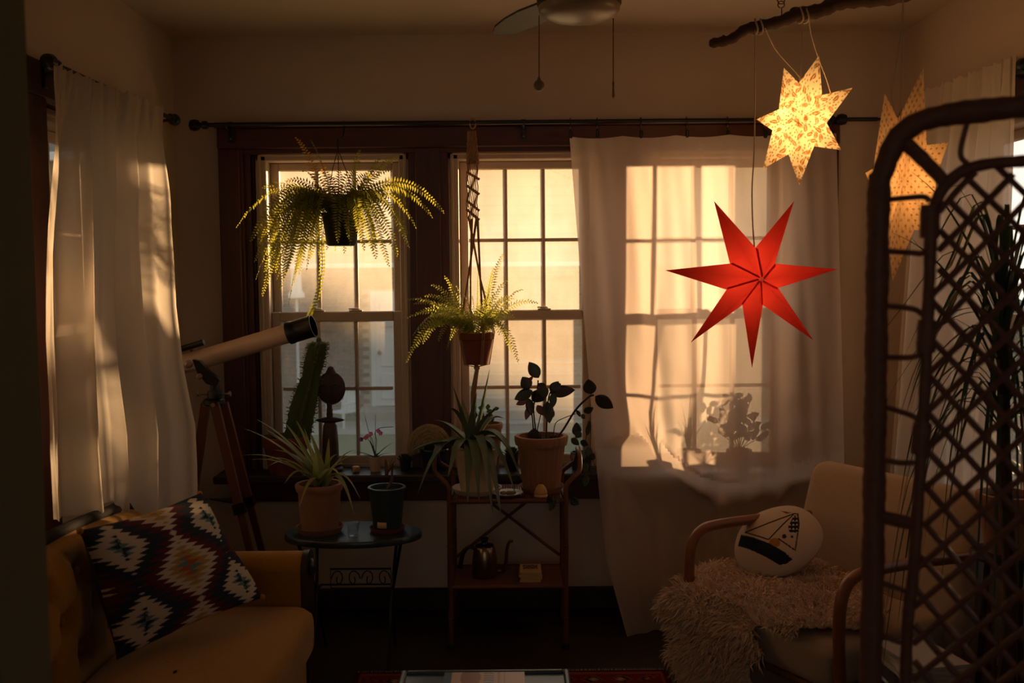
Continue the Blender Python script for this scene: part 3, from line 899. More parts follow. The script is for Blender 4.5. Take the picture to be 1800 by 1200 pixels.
# cords
def cord(st, pts, r=.0018):
    MB().tube(spline(pts, 6), r, 6).build('hanging_cord', m_cord, st)
cord(s1[0], [P(1411, 22, BY), P(1410, 80, BY), P(1407, 146, BY)], .0014)
cord(s1[0], [P(1345, 50, BY - .02), P(1362, 85, BY + .02), P(1385, 112, BY + .03), P(1404, 134, BY + .02), P(1405, 148, BY)])
cord(s1[0], [P(1422, 28, BY + .03), P(1425, 55, BY + .05), P(1438, 100, BY + .06), P(1453, 140, BY + .07), P(1462, 170, BY + .07)])
cord(s2[0], [P(1327, 50, 2.99), P(1327, 150, 2.99), P(1326, 260, 2.99), P(1322, 330, 2.985), P(1323, 390, 2.98), P(1326, 434, 2.98)], .0022)
cord(s3[0], [V((P(1588, 0, 2.56).x, 2.56, ZC)), P(1588, 0, 2.56), P(1585, 90, 2.56), P(1583, 215, 2.55)], .0014)
cord(s3[0], [P(1588, -6, 2.60), P(1583, 60, 2.60), P(1572, 130, 2.58), P(1567, 170, 2.57), P(1578, 210, 2.56)])

# ceiling fan with a bowl light
FY = 3.0
fc = P(1018, 10, FY)
m_fan = mat('fan_housing', rgb(66, 58, 46), rgb(50, 44, 36), rough=.45, scale=10)
m_blade = mat('fan_blade', rgb(74, 70, 50), rgb(60, 57, 40), rough=.55, scale=6, stretch=(1, 6, 6))
m_bowl = mat('frosted_bowl', rgb(150, 138, 122), rgb(140, 128, 112), rough=.35, scale=8)
fan = thing('ceiling_fan', (fc.x, FY, ZC), 'dark ceiling fan with a frosted glass bowl and two pull chains', 'ceiling fan')
zb = fc.z
rb_ = 71 / F * FY
MB().lathe([(.07, ZC), (.09, ZC - .03), (.06, ZC - .06), (.03, ZC - .07), (.03, zb + .11), (.10, zb + .09), (rb_ * 1.02, zb + .05), (rb_ * 1.03, zb + .005), (rb_ * .98, zb - .004)], (fc.x, FY, 0), 32).build('motor_housing', m_fan, fan)
bw = MB().lathe([(rb_ * .99, zb - .002), (rb_ * .985, zb - .014), (rb_ * .9, zb - .026), (rb_ * .7, zb - .037), (rb_ * .4, zb - .045), (0, zb - .048)], (fc.x, FY, 0), 36)
bw.build('glass_bowl', m_bowl, fan)
for an in (117, 357, 237):
    a = math.radians(an); d = V((math.cos(a), math.sin(a), 0)); sd = V((-math.sin(a), math.cos(a), 0))
    prof = [(.10, .030), (.16, .045), (.28, .058), (.38, .056), (.48, .042), (.54, .020), (.555, .002)]
    zc = zb + .035
    pl = [V((fc.x, FY, zc)) + d * r_ + sd * w_ + V((0, 0, w_ * .10)) for r_, w_ in prof] + [V((fc.x, FY, zc)) + d * r_ - sd * w_ + V((0, 0, w_ * -.10)) for r_, w_ in prof[::-1]]
    bl = MB().prism(pl, (0, 0, .007)).build('blade', m_blade, fan, False)
    MB().box((0.05, -.02, zc - .0), (.16, .02, zc + .016), .004, M=Matrix.Translation((fc.x, FY, 0)) @ Matrix.Rotation(a, 4, 'Z')).build('blade_iron', m_fan, bl, False)
def chain(px, y0, y1, ball):
    p, q = P(px, y0, FY), P(px, y1, FY)
    o = MB().tube([p, q], .0014, 6)
    for k in range(40):
        o.ball(p.lerp(q, k / 40), .0022, 6, 4)
    o = o.build('pull_chain', m_brass, fan)
    if ball: MB().lathe([(.003, q.z + .012), (.006, q.z + .006), (.0, q.z)], (q.x, FY, 0), 10).ball(q - V((0, 0, .012)), .0165, 14, 10).build('chain_ball', mat('pull_ball', rgb(120, 110, 84), rgb(96, 86, 64), rough=.4), o)
    else: MB().lathe([(0, q.z + .01), (.0035, q.z + .005), (.0025, q.z - .01), (.004, q.z - .035), (0, q.z - .042)], (q.x, FY, 0), 10).build('chain_pull', m_brass, o)
chain(947.5, 28, 143, True)
chain(1078, 33, 148, False)
# ================================================================== PLANTS
m_fern = leafmat('fern_leaf', (.10, .14, .035), (.07, .10, .025), .5, tcol=(.50, .46, .05))
m_fernd = leafmat('fern_leaf_dry', (.30, .17, .05), (.20, .12, .03), .5, tcol=(.55, .30, .06))
m_terra = mat('terracotta', rgb(156, 114, 92), rgb(132, 96, 78), rough=.85, scale=9, bump=.05, spec=.2)
m_terrad = mat('terracotta_dark', rgb(128, 70, 54), rgb(104, 56, 44), rough=.85, scale=8, spec=.2)
m_soil = mat('potting_soil', rgb(46, 36, 28), rgb(26, 20, 16), rough=1, scale=60, bump=.6, spec=.1)
m_blackpot = mat('black_plastic', rgb(30, 28, 28), rgb(20, 19, 19), rough=.5, spec=.4)

def frond(parent, base, tip, lift, wid, n, mt, prof=None, twist=0, stem0=.08, name='frond', seg=10, step=.0085, fat=.46):
    L = (tip - base).length
    c = (base + tip) / 2 + V((0, 0, lift))
    pts = bez(base, c, tip, seg)
    mb = MB()
    mb.tube(pts, [lerp(.0016, .0005, i / seg) for i in range(seg + 1)], 3)
    # pinnae at even steps along the curve
    fine = bez(base, c, tip, 60); cum = [0]
    for p_, q_ in zip(fine, fine[1:]): cum.append(cum[-1] + (q_ - p_).length)
    T_ = cum[-1]; n = max(12, int(T_ / step)); j = 0
    for i in range(n):
        f_ = lerp(stem0, .995, i / n); tgt = f_ * T_
        while j < 59 and cum[j + 1] < tgt: j += 1
        t = (j + (tgt - cum[j]) / max(1e-6, cum[j + 1] - cum[j])) / 60
        p = base * (1 - t) ** 2 + c * 2 * t * (1 - t) + tip * t * t
        tg = ((c - base) * 2 * (1 - t) + (tip - c) * 2 * t).normalized()
        side = tg.cross(V((0, 0, 1)))
        side = side.normalized() if side.length > .05 else tg.orthogonal().normalized()
        nm = side.cross(tg)
        side = (side * math.cos(twist) + nm * math.sin(twist))
        nm = side.cross(tg)
        l = wid * min(1, f_ * 5 + .25) * (1 - max(0, f_ - .45) / .55) ** .55 * R.uniform(.85, 1.1)
        l = max(l, .004)
        wd = step * fat
        for s in (-1, 1):
            d = (side * s + tg * .28 + nm * R.uniform(-.45, .05)).normalized() * l
            w_ = tg * wd
            q = p + tg * (0 if s > 0 else step * .5)
            mb.add([q, q + d * .35 + w_, q + d, q + d * .35 - w_ * .9], [(0, 1, 2, 3)])
    return mb.build(name, mt, parent, False)

# ---- hanging fern in the left window
FY1 = 3.93
f1c = P(600, 405, FY1)
fern1 = thing('hanging_fern', (f1c.x, f1c.y, P(600, 432, FY1).z), 'bushy fern in a black plastic pot hung from the rod in the left back window', 'fern', 'hanging ferns')
zt, zb_ = P(600, 380, FY1).z, P(600, 432, FY1).z
MB().lathe([(0, zb_ + .004), (.052, zb_), (.058, zb_ + .006), (.073, zt), (.077, zt + .002), (.077, zt + .012), (.070, zt + .012), (.066, zt - .01), (0, zt - .01)], (f1c.x, f1c.y, 0), 28).build('pot', m_blackpot, fern1)
MB().lathe([(0, zt - .008), (.066, zt - .008), (.04, zt + .01), (0, zt + .016)], (f1c.x, f1c.y, 0), 16).build('soil', m_soil, fern1)
hang = P(594, 262, FY1)
hb_ = MB().tube([(hang.x - .002, RODY, RODZ + .0105), (hang.x - .002, RODY + .010, RODZ + .004), (hang.x - .002, RODY + .006, RODZ - .009), (hang.x, RODY - .006, RODZ - .03), (hang.x, RODY - .04, RODZ - .06), hang + V((0, 0, .04)), hang], .0028, 6)
hb_.build('hook', m_black, fern1)
for a in (.6, 2.7, 4.8):
    MB().tube([hang, hang.lerp(V((f1c.x + .075 * math.cos(a), f1c.y + .075 * math.sin(a), zt + .01)), .3) + V((.006 * math.cos(a), 0, 0)), V((f1c.x + .075 * math.cos(a), f1c.y + .075 * math.sin(a), zt + .01))], .0016, 5).build('hanger_wire', m_black, fern1)
FT1 = [(519, 240, .02, 1), (546, 246, .05, 0), (598, 292, .1, 1), (618, 300, -.1, 1), (633, 262, .06, 0), (672, 278, .0, 0), (705, 275, .1, 0), (700, 327, -.1, 0), (782, 376, -.05, 0), (762, 384, -.12, 0), (738, 352, .08, 0), (733, 402, -.08, 0),
       (720, 437, .0, 0), (718, 412, .1, 0), (684, 470, -.1, 0), (700, 452, .0, 0), (676, 440, -.18, 0), (655, 440, -.22, 0), (640, 442, -.25, 0), (460, 332, .05, 0), (502, 318, -.05, 1), (474, 372, -.14, 0), (414, 401, .12, 0), (440, 426, -.05, 0),
       (447, 462, .0, 0), (460, 522, .06, 0), (466, 505, .0, 0), (492, 512, .1, 0), (507, 536, .08, 0), (478, 470, -.1, 0), (520, 482, .02, 0), (538, 478, .12, 0), (508, 462, -.12, 0), (545, 456, .1, 0), (562, 450, .1, 0), (575, 440, .16, 1), (590, 442, .18, 0), (606, 446, .2, 0), (640, 432, .18, 1), (662, 456, .14, 0),
       (480, 440, -.15, 0), (500, 430, .15, 0), (455, 430, .12, 0), (530, 300, -.08, 1), (560, 285, .12, 1), (575, 310, -.15, 1), (690, 300, .12, 0), (655, 310, -.14, 0), (715, 360, .15, 0), (705, 395, -.15, 0), (540, 330, -.15, 1), (520, 350, .15, 0), (490, 345, .12, 0), (475, 400, .12, 0), (465, 480, .1, 0), (485, 495, -.04, 0)]
def fern_fill(n, rx, zc_, dz, cx, cy):
    out = []
    for i in range(n):
        a = R.uniform(0, 6.283); out.append(V((cx + rx * R.uniform(.6, 1) * math.cos(a), cy + rx * .75 * R.uniform(.5, 1) * math.sin(a), zc_ + R.uniform(*dz))))
    return out
bz = V((f1c.x, f1c.y, zt + .012))
def addfern(par, tips, Y0, bz, wid, dens=90, dry=True, rb=.05, step=.0085, fat=.46):
    for (px, py, dy, d) in tips:
        tip = P(px, py, min(Y0 + dy, 4.195))
        o = tip - bz; a = math.atan2(o.y, o.x)
        base = bz + V((rb * math.cos(a) * R.uniform(.2, 1), rb * math.sin(a) * R.uniform(.2, 1), 0))
        L = o.length
        dn = tip.z - bz.z
        lift = (.10 + .35 * L) if dn < 0 else .06 + .18 * math.hypot(o.x, o.y)
        if dn < -.05: lift += .30 * -dn
        frond(par, base, tip, lift, wid * R.uniform(.8, 1.05), max(14, int(dens * L)), m_fernd if (d and dry) else m_fern, twist=R.choice((-1, 1)) * R.uniform(.35, 1.25), step=step, fat=fat)
addfern(fern1, FT1, FY1, bz, .037, step=.0125, fat=.32)
addfern(fern1, [(R.uniform(490, 700), R.uniform(345, 440), R.uniform(-.25, .2), 0) for _ in range(40)] + [(R.uniform(445, 570), R.uniform(390, 500), R.uniform(-.2, .2), 0) for _ in range(26)], FY1, bz, .036, step=.0125, fat=.32)
# one long thin runner hanging in front of the sash
rp = spline([P(565, 425, 4.1), P(566, 470, 4.12), P(558, 520, 4.12), P(543, 556, 4.12)], 8)
rn = MB().tube(rp, .0012, 4)
for i, p in enumerate(rp):
    for s in (-1, 1):
        rn.add([p, p + V((.008 * s, .004, .006)), p + V((.014 * s, 0, -.002)), p + V((.007 * s, -.004, -.006))], [(0, 1, 2, 3)])
    rn.add([p, p + V((.005, .008, .004)), p + V((0, .013, -.006)), p + V((-.005, .008, -.006))], [(0, 1, 2, 3)])
MB().tube(spline([bz, P(570, 385, 4.05), P(565, 425, 4.1)], 6), .0012, 4).build('runner_stem', m_fern, fern1)
rn.build('frond', m_fern, fern1, False)

# ---- macrame hanger, terracotta pot and fern in the middle window
MY = 4.03
mc = P(838, 610, MY - .03)
m_jute = mat('macrame_cotton', rgb(176, 140, 104), rgb(146, 112, 82), rough=.95, scale=50, bump=.3)
mac = thing('macrame_hanger', P(830, 235, MY), 'knotted cotton macrame plant hanger looped over the rod in the middle window', 'plant hanger')
MB().tube([(P(830, 214, MY).x + .012 * math.sin(a), RODY - .004, RODZ - .004 + .020 * math.cos(a)) for a in [i * math.pi / 8 for i in range(16)]], .004, 6, closed=True).build('loop', m_jute, mac)
def band(u, v):
    px = lerp(lerp(822, 820, v), lerp(836, 842, v), u); py = lerp(230, 288, v)
    return P(px, py, MY - .012 + .02 * u + .004 * math.sin(u * 25 + v * 30))
MB().grid(band, 14, 24).build('woven_band', m_jute, mac, solid=.006)
for k in range(8):
    x0 = 821 + k * 2.6
    pts = [P(x0, 286, MY - .01 + .003 * k)]
    for j in range(1, 8): pts.append(P(x0 + 1.4 * math.sin(j * 2.1 + k), 286 + j * 14, MY - .01 + .003 * k + .004 * math.cos(j * 2.1 + k)))
    MB().tube(pts, .0022, 5).build('cord', m_jute, mac)
for py, h in ((302, 13), (326, 15), (352, 18), (368, 18)):
    pts = [P(820 + k * 2.0, py + h * k / 11, MY - .016 + .003 * (k % 2)) for k in range(12)]
    kb = MB()
    kb.tube(pts, [.0045 + .0018 * (k % 2) for k in range(12)], 7)
    kb.build('knot_row', m_jute, mac)
pot_c = V((mc.x, MY - .02, 0))
zr, zbt = P(838, 584, MY).z, P(838, 639, MY).z
RR, RB = .070, .047
for (sx, topx, k) in ((-1, 823, 0), (-.35, 828, 1), (.35, 836, 2), (1, 838, 3)):
    an = math.pi / 2 * k + .4
    rim = pot_c + V((RR * 1.06 * math.cos(an), RR * 1.06 * math.sin(an), zr))
    foot = pot_c + V((RB * 1.06 * math.cos(an), RB * 1.06 * math.sin(an), zbt - .002))
    for j in range(3):
        o3 = V((.004 * (j - 1), .003 * (j % 2), 0))
        MB().tube([P(topx + j * 1.5, 384, MY - .01), P(topx + j * 1.5 + (rim.x - mc.x) * 60, 470, MY - .01) * .6 + (rim + V((0, 0, .15))) * .4, rim + o3, foot + o3, pot_c + V((0, 0, zbt - .012))], .0017, 4).build('cord', m_jute, mac)
b = MB().lathe([(.004, zbt - .026), (.012, zbt - .020), (.013, zbt - .010), (.006, zbt - .004)], pot_c, 12).build('knot', m_jute, mac)
for k in range(12):
    a = k * .52
    e = P(831 + 2.5 * math.cos(a), 745 + 14 * math.sin(k * 3.3), MY)
    MB().tube([pot_c + V((.006 * math.cos(a), .006 * math.sin(a), zbt - .018)), P(832 + 4 * math.cos(a), 690, MY + .006 * math.sin(a)), e], .0022, 4).build('tassel_strand', m_jute, mac)
fern2 = thing('potted_fern', (pot_c.x, pot_c.y, zbt), 'upright pale fern in a terracotta pot carried by the macrame hanger', 'fern', 'hanging ferns')
MB().lathe([(0, zbt), (RB, zbt), (RR * .93, zr - .028), (RR, zr - .026), (RR, zr), (RR - .007, zr), (RR - .010, zr - .015), (0, zr - .015)], pot_c, 28).build('pot', m_terrad, fern2)
MB().lathe([(0, zr - .010), (RR - .009, zr - .014)], pot_c, 16).build('soil', m_soil, fern2)
FT2 = [(885, 446, .05, 0), (868, 470, -.05, 0), (861, 505, .08, 0), (893, 492, 0, 0), (921, 509, .04, 0), (947, 533, .02, 0), (912, 640, -.03, 0), (893, 600, -.12, 0), (757, 500, .0, 0), (780, 485, .05, 0), (706, 528, .0, 0), (712, 560, -.08, 0), (727, 535, .1, 0), (733, 580, -.1, 0), (742, 605, -.04, 0), (770, 600, -.15, 0), (752, 560, -.2, 0), (790, 598, .08, 0), (800, 500, .1, 0), (815, 520, -.15, 0), (905, 560, .08, 0), (880, 560, -.16, 0), (712, 640, -.06, 0), (840, 480, .1, 0), (775, 540, -.22, 0), (735, 550, .05, 0), (830, 520, .12, 0), (905, 525, -.05, 0), (768, 575, .05, 0), (725, 590, .06, 0), (745, 520, -.06, 0), (900, 620, .0, 0), (870, 590, -.14, 0), (810, 585, -.2, 0), (850, 545, -.2, 0), (785, 615, -.08, 0)]
m_fern = leafmat('pale_fern_leaf', (.22, .24, .05), (.15, .18, .03), .5, tcol=(.52, .50, .10))
addfern(fern2, FT2, MY - .02, V((pot_c.x, pot_c.y, zr - .008)), .033, step=.0120, fat=.30)
addfern(fern2, [(R.uniform(740, 900), R.uniform(520, 590), R.uniform(-.2, .14), 0) for _ in range(22)], MY - .02, V((pot_c.x, pot_c.y, zr - .008)), .030, step=.0120, fat=.30)

# ---- strap leaves
def strap(parent, pts, w0, mt, fold=.3, name='leaf', n=12, wprof=None, thick=0):
    pts = spline(pts, max(3, n // max(1, len(pts) - 1)))
    mb = MB(); m_ = len(pts) - 1; vs = []; prev = None
    for i, p in enumerate(pts):
        t = i / m_
        tg = (pts[min(i + 1, m_)] - pts[max(i - 1, 0)]).normalized()
        side = tg.cross(V((0, 0, 1)))
        if side.length < .15: side = prev if prev is not None else tg.cross(V((0, 1, 0)))
        side = side.normalized()
        if prev is not None and side.dot(prev) < 0: side = -side
        prev = side
        up = side.cross(tg)
        w = w0 * (interp(wprof, t) if wprof else (min(1, .55 + t * 2.5) * (1 - t ** 2.2) + .02))
        vs += [p - side * w + up * w * fold, p - up * thick * w, p + side * w + up * w * fold]
        if thick: vs.append(p + up * thick * .9 * w)
    q = 4 if thick else 3
    fs = []
    for i in range(m_):
        a = i * q; c = a + q
        fs += [(a, a + 1, c + 1, c), (a + 1, a + 2, c + 2, c + 1)]
        if thick: fs += [(a + 2, a + 3, c + 3, c + 2), (a + 3, a, c, c + 3)]
    mb.add(vs, fs)
    return mb.build(name, mt, parent)
def arch(base, tip, lift):
    c = (base + tip) / 2 + V((0, 0, lift))
    return [base * (1 - t) ** 2 + c * 2 * t * (1 - t) + tip * t * t for t in (0, .25, .5, .75, 1)]
def pot(parent, c, r0, r1, h, mt, rim=.02, rimout=.008, seg=32, name='pot', wall=.007, flute=0, nfl=0):
    z = c.z
    MB().lathe([(0, z), (r0, z), (lerp(r0, r1, .93) if rim else r1, z + h - rim)] + ([(r1 + rimout * .6, z + h - rim), (r1 + rimout, z + h - rim * .5), (r1 + rimout, z + h - .003)] if rim else []) + [(r1 + (rimout if rim else 0) - .002, z + h), (r1 - wall, z + h), (r1 - wall - .002, z + h - .02), (0, z + h - .02)], (c.x, c.y, 0), seg, flute=flute, nfl=nfl).build(name, mt, parent)
    MB().lathe([(r1 - wall - .002, z + h - .019), (r1 * .5, z + h - .012), (0, z + h - .010)], (c.x, c.y, 0), 18).build('soil', m_soil, parent)
def saucer(parent, c, r, mt, h=.022, name='saucer'):
    MB().lathe([(0, c.z), (r * .86, c.z), (r, c.z + h), (r - .005, c.z + h), (r * .84, c.z + .006), (0, c.z + .006)], (c.x, c.y, 0), 32).build(name, mt, parent)

SILL = .618
# ---- cactus on the sill
m_cactus = mat('cactus_skin', rgb(84, 100, 54), rgb(62, 80, 42), rough=.6, scale=14, spec=.3)
m_spine = mat('cactus_spine', rgb(120, 110, 80), rough=.8)
cpz = P(503, 834, 4.12); cp = V((cpz.x, 4.13, SILL))
cac = thing('cactus', cp, 'tall leaning ribbed column cactus in a red terracotta pot on the sill', 'cactus')
hpot = P(503, 766, 4.13).z - SILL
pot(cac, cp, .070, .092, hpot, m_terrad, rim=.04, rimout=.007)
axis = spline([P(521, 776, 4.13), P(531, 720, 4.13), P(541, 682, 4.14), P(551, 640, 4.14), P(557, 612, 4.14), P(560, 600, 4.14)], 8)
na = len(axis); vs = []; fs = []; seg = 30
sp_ = MB()
for i, p in enumerate(axis):
    t = i / (na - 1)
    rad = interp([(0, .056), (.25, .055), (.46, .045), (.51, .036), (.58, .043), (.75, .042), (.9, .036), (.96, .024), (1, .006)], t) * (1 + (.05 if i % 2 else -.03))
    for k in range(seg):
        a = 2 * math.pi * k / seg
        rr = rad * (.80 + .24 * math.cos(5 * a + .4) + .02 * math.sin(i * 3.1) * (math.cos(5 * a + .4) > .6))
        vs.append(p + V((rr * math.cos(a), rr * math.sin(a) * .95, 0)))
    if i < na - 1 and i % 1 == 0:
        for k in range(5):
            a = (2 * math.pi * k - .4) / 5
            q = p + V((math.cos(a), math.sin(a), 0)) * rad * 1.05
            for z_ in range(2):
                d = V((math.cos(a + R.uniform(-.8, .8)), math.sin(a + R.uniform(-.8, .8)), R.uniform(-.6, .8))).normalized() * .016
                o_ = d.orthogonal().normalized() * .0028
                sp_.add([q - o_, q + o_, q + d], [(0, 1, 2)])
for i in range(na - 1):
    for k in range(seg):
        fs.append((i * seg + k, i * seg + (k + 1) % seg, (i + 1) * seg + (k + 1) % seg, (i + 1) * seg + k))
fs.append(tuple((na - 1) * seg + k for k in range(seg)))
MB().add(vs, fs).build('stem', m_cactus, cac)
MB().ball(axis[-1] + V((.002, 0, .004)), (.012, .012, .015), 10, 8).build('bud', m_cactus, cac)
o = sp_.build('spines', m_spine, cac, False); o['kind'] = 'stuff'

# ---- carved wooden figure
m_ebony = mat('carved_wood', rgb(74, 50, 32), rgb(46, 30, 20), rough=.5, scale=10, stretch=(4, 4, .8), bump=.2)
SY = 4.15
def zy(py, Y=SY): return P(582, py, Y).z
sx = P(581, 800, SY).x
fig = thing('carved_figure', (sx, SY, SILL), 'dark carved wooden figure with a round disc head and short straight arms', 'sculpture')
MB().lathe([(0, SILL), (.050, SILL), (.052, SILL + .012), (.044, SILL + .02), (.048, SILL + .032), (.040, SILL + .044), (.036, SILL + .06), (.034, zy(775)), (.029, zy(748)), (.021, zy(742)), (.0, zy(740))], (sx, SY, 0), 20).build('body', m_ebony, fig)
am = MB()
za = zy(738)
am.lathe([(.001, -.062), (.006, -.05), (.013, -.02), (.016, 0), (.013, .02), (.006, .05), (.001, .062)], (sx, SY, za), 10, M=Matrix.Rotation(math.pi / 2, 4, 'Y')).build('arms', m_ebony, fig)
MB().lathe([(.018, za + .008), (.013, za + .016), (.015, za + .026), (.012, za + .032), (.014, za + .044), (.011, za + .05), (.013, zy(706))], (sx, SY, 0), 14).build('neck', m_ebony, fig)
hc = V((P(582, 682, SY).x, SY, zy(682)))
hd = MB().ball(hc, (.060, .022, .070), 28, 16)
head = hd.build('head', m_ebony, fig)
MB().tube([hc + V((-.040, -.021, .012)), hc + V((-.02, -.025, .020)), hc + V((-.004, -.026, .012)), hc + V((0, -.028, -.030))], [.003, .005, .005, .006], 8).build('brow_nose', m_ebony, head)
MB().tube([hc + V((.040, -.021, .012)), hc + V((.02, -.025, .020)), hc + V((.004, -.026, .012))], [.003, .005, .005], 8).build('brow', m_ebony, head)
for s in (-1, 1): MB().ball(hc + V((s * .020, -.024, .004)), (.009, .004, .005), 10, 6).build('eye', m_ebony, head)
MB().ball(hc + V((0, -.020, -.046)), (.009, .005, .004), 10, 6).build('mouth', m_ebony, head)
MB().lathe([(.022, .058), (.021, .068), (.015, .078), (.013, .086), (.006, .092), (0, .093)], hc, 16).build('topknot', m_ebony, fig)

# ---- little glass votive, orchid, rosette
m_clear = mat('clear_glass', (.9, .92, .92), rough=.08, spec=.8)
def clearglass(name):
    mt, t, out = nodes(name)
    tp = N(t, 'ShaderNodeBsdfTransparent'); tp.inputs[0].default_value = (.97, .98, .98, 1)
    g = N(t, 'ShaderNodeBsdfGlossy'); g.inputs['Roughness'].default_value = .04
    fr_ = N(t, 'ShaderNodeLayerWeight'); fr_.inputs['Blend'].default_value = .25
    ma = N(t, 'ShaderNodeMath', operation='MULTIPLY_ADD'); ma.inputs[1].default_value = .45; ma.inputs[2].default_value = .06
    t.links.new(fr_.outputs['Facing'], ma.inputs[0])
    mx = N(t, 'ShaderNodeMixShader'); t.links.new(ma.outputs[0], mx.inputs[0])
    t.links.new(tp.outputs[0], mx.inputs[1]); t.links.new(g.outputs[0], mx.inputs[2]); t.links.new(mx.outputs[0], out.inputs[0])
    return mt
m_tumbler = clearglass('tumbler_glass')
m_wax = mat('beeswax', rgb(206, 164, 100), rgb(186, 146, 86), rough=.5, scale=20)
vc = PZ(626, 830, SILL); vc.y = min(vc.y, 4.2)
vt = thing('votive', vc, 'small glass votive with a tan tealight on the sill beside the carved figure', 'candle')
MB().lathe([(0, SILL), (.017, SILL), (.020, SILL + .008), (.019, SILL + .016), (.017, SILL + .016), (.017, SILL + .004), (0, SILL + .004)], (vc.x, vc.y, 0), 18).build('holder', m_tumbler, vt)
MB().lathe([(0, SILL + .005), (.0155, SILL + .005), (.0155, SILL + .022), (.012, SILL + .026), (0, SILL + .025)], (vc.x, vc.y, 0), 16).build('wax', m_wax, vt)
m_cream = mat('cream_ceramic', rgb(206, 184, 160), rgb(192, 170, 146), rough=.45, scale=9)
oc = V((P(660, 828, 4.14).x, 4.14, SILL))
orc = thing('orchid', oc, 'miniature pink orchid in a small pale cup on the sill', 'orchid')
pot(orc, oc, .021, .026, .062, m_cream, rim=0, seg=24, wall=.004)
m_oleaf = leafmat('orchid_leaf', (.10, .16, .05), (.07, .12, .04), .35)
ob = oc + V((0, 0, .055))
for px, py, l in ((619, 794, .012), (645, 770, .03), (692, 777, .012), (686, 797, .012), (638, 798, .0), (668, 796, .01)):
    strap(orc, arch(ob, P(px, py, 4.12), l), .011, m_oleaf, .25)
m_stalk = mat('orchid_stalk', rgb(70, 74, 44), rough=.7)
st1 = spline([ob, P(662, 775, 4.14), P(659, 760, 4.13), P(668, 752, 4.12), P(691, 750, 4.11)], 6)
MB().tube(st1, .0013, 5).build('flower_stalk', m_stalk, orc)
st2 = spline([ob, P(655, 775, 4.13), P(648, 765, 4.12), P(635, 771, 4.11)], 6)
MB().tube(st2, .0013, 5).build('flower_stalk', m_stalk, orc)
for px, py in ((641, 730), (660, 728)): MB().tube([ob, P(px, py, 4.14)], .0011, 5).build('support_stick', m_stalk, orc)
m_pink = leafmat('orchid_petal', (.75, .25, .42), (.6, .16, .32), .4)
m_purple = leafmat('orchid_petal_dark', (.30, .10, .24), (.2, .06, .18), .4)
for px, py, mt in ((646, 766, m_pink), (652, 762, m_pink), (643, 769, m_pink), (669, 761, m_pink), (665, 757, m_pink), (635, 772, m_purple)):
    c_ = P(px, py, 4.11); fb_ = MB()
    for k in range(5):
        a = k * 1.2566 + px; d = V((math.cos(a), -.3, math.sin(a))) * .011; s_ = V((-math.sin(a), 0, math.cos(a))) * .005
        fb_.add([c_, c_ + d * .6 + s_, c_ + d, c_ + d * .6 - s_], [(0, 1, 2, 3)])
    fb_.build('flower', mt, orc, False)
def rosette(name, c, rad, label, mt, potm, n=38, up=.6, ph=.05):
    t = thing(name, c, label, 'succulent')
    pot(t, c, rad * .55, rad * .7, ph, potm, rim=0, seg=20, wall=.005)
    b0 = c + V((0, 0, ph - .008))
    for i in range(n):
        k = i / n; a = i * 2.39996
        d = V((math.cos(a) * (1 - .75 * k), math.sin(a) * (1 - .75 * k), up * (.25 + 1.4 * k))).normalized()
        L = rad * lerp(1.1, .75, k)
        strap(t, [b0, b0 + d * L * .5 + V((0, 0, -.1 * L)), b0 + d * L + V((0, 0, .12 * L))], rad * .16, mt, .35, n=6, wprof=[(0, .6), (.5, 1), (.8, .8), (1, .03)], thick=.35)
    return t
m_dusk = leafmat('dusky_succulent', (.06, .085, .07), (.04, .06, .05), .1)
rosette('succulent', V((P(712, 815, 4.13).x, 4.14, SILL)), .036, 'small dark spiky rosette succulent on the sill next to the orchid', m_dusk, m_blackpot)
rosette('succulent', V((P(900, 800, 4.13).x, 4.12, SILL)), .040, 'dark spiky rosette succulent on the sill between the aloe and the fluted pot', m_dusk, m_blackpot, ph=.075)

# ---- crested fuzzy cactus in a dark blue pot
m_bluepot = mat('dark_blue_glaze', rgb(30, 40, 52), rgb(22, 30, 42), rough=.25, scale=6)
m_fuzz = mat('fuzzy_cactus', rgb(176, 156, 130), rgb(120, 110, 84), rough=1, scale=70, bump=.5, spec=.1)
xc = V((P(764, 830, 4.14).x, 4.14, SILL))
crest = thing('crested_cactus', xc, 'fan-shaped fuzzy beige crested cactus in a dark blue pot on the sill', 'cactus')
pot(crest, xc, .048, .058, .095, m_bluepot, rim=.014, rimout=.004)
for j in range(5):
    rr = lerp(.034, .092, j / 4)
    arc = []
    for i in range(19):
        a = math.radians(lerp(196, 14, i / 18))
        arc.append(V((xc.x - .020 + rr * math.cos(a) * .92, xc.y + .004 * math.sin(i * 1.7 + j), SILL + .092 + rr * math.sin(a) * 1.02)))
    MB().tube(arc, [interp([(0, .006), (.2, .011), (.8, .011), (1, .006)], i / 18) for i in range(19)], 9).build('ridge', m_fuzz, crest)
hz_ = MB()
for i in range(2600):
    a = math.radians(R.uniform(200, 10)); rr = R.uniform(.03, .103)
    q = V((xc.x - .020 + rr * math.cos(a) * .92, xc.y + R.choice((-1, 1)) * R.uniform(.003, .011), SILL + .092 + rr * math.sin(a)))
    d = V((math.cos(a) * .5 + R.uniform(-.5, .5), (q.y - xc.y) * 60, math.sin(a) * .5 + R.uniform(-.5, .5))).normalized() * .009
    o_ = d.orthogonal().normalized() * .0006
    hz_.add([q - o_, q + o_, q + d], [(0, 1, 2)])
o = hz_.build('wool', m_fuzz, crest, False); o['kind'] = 'stuff'

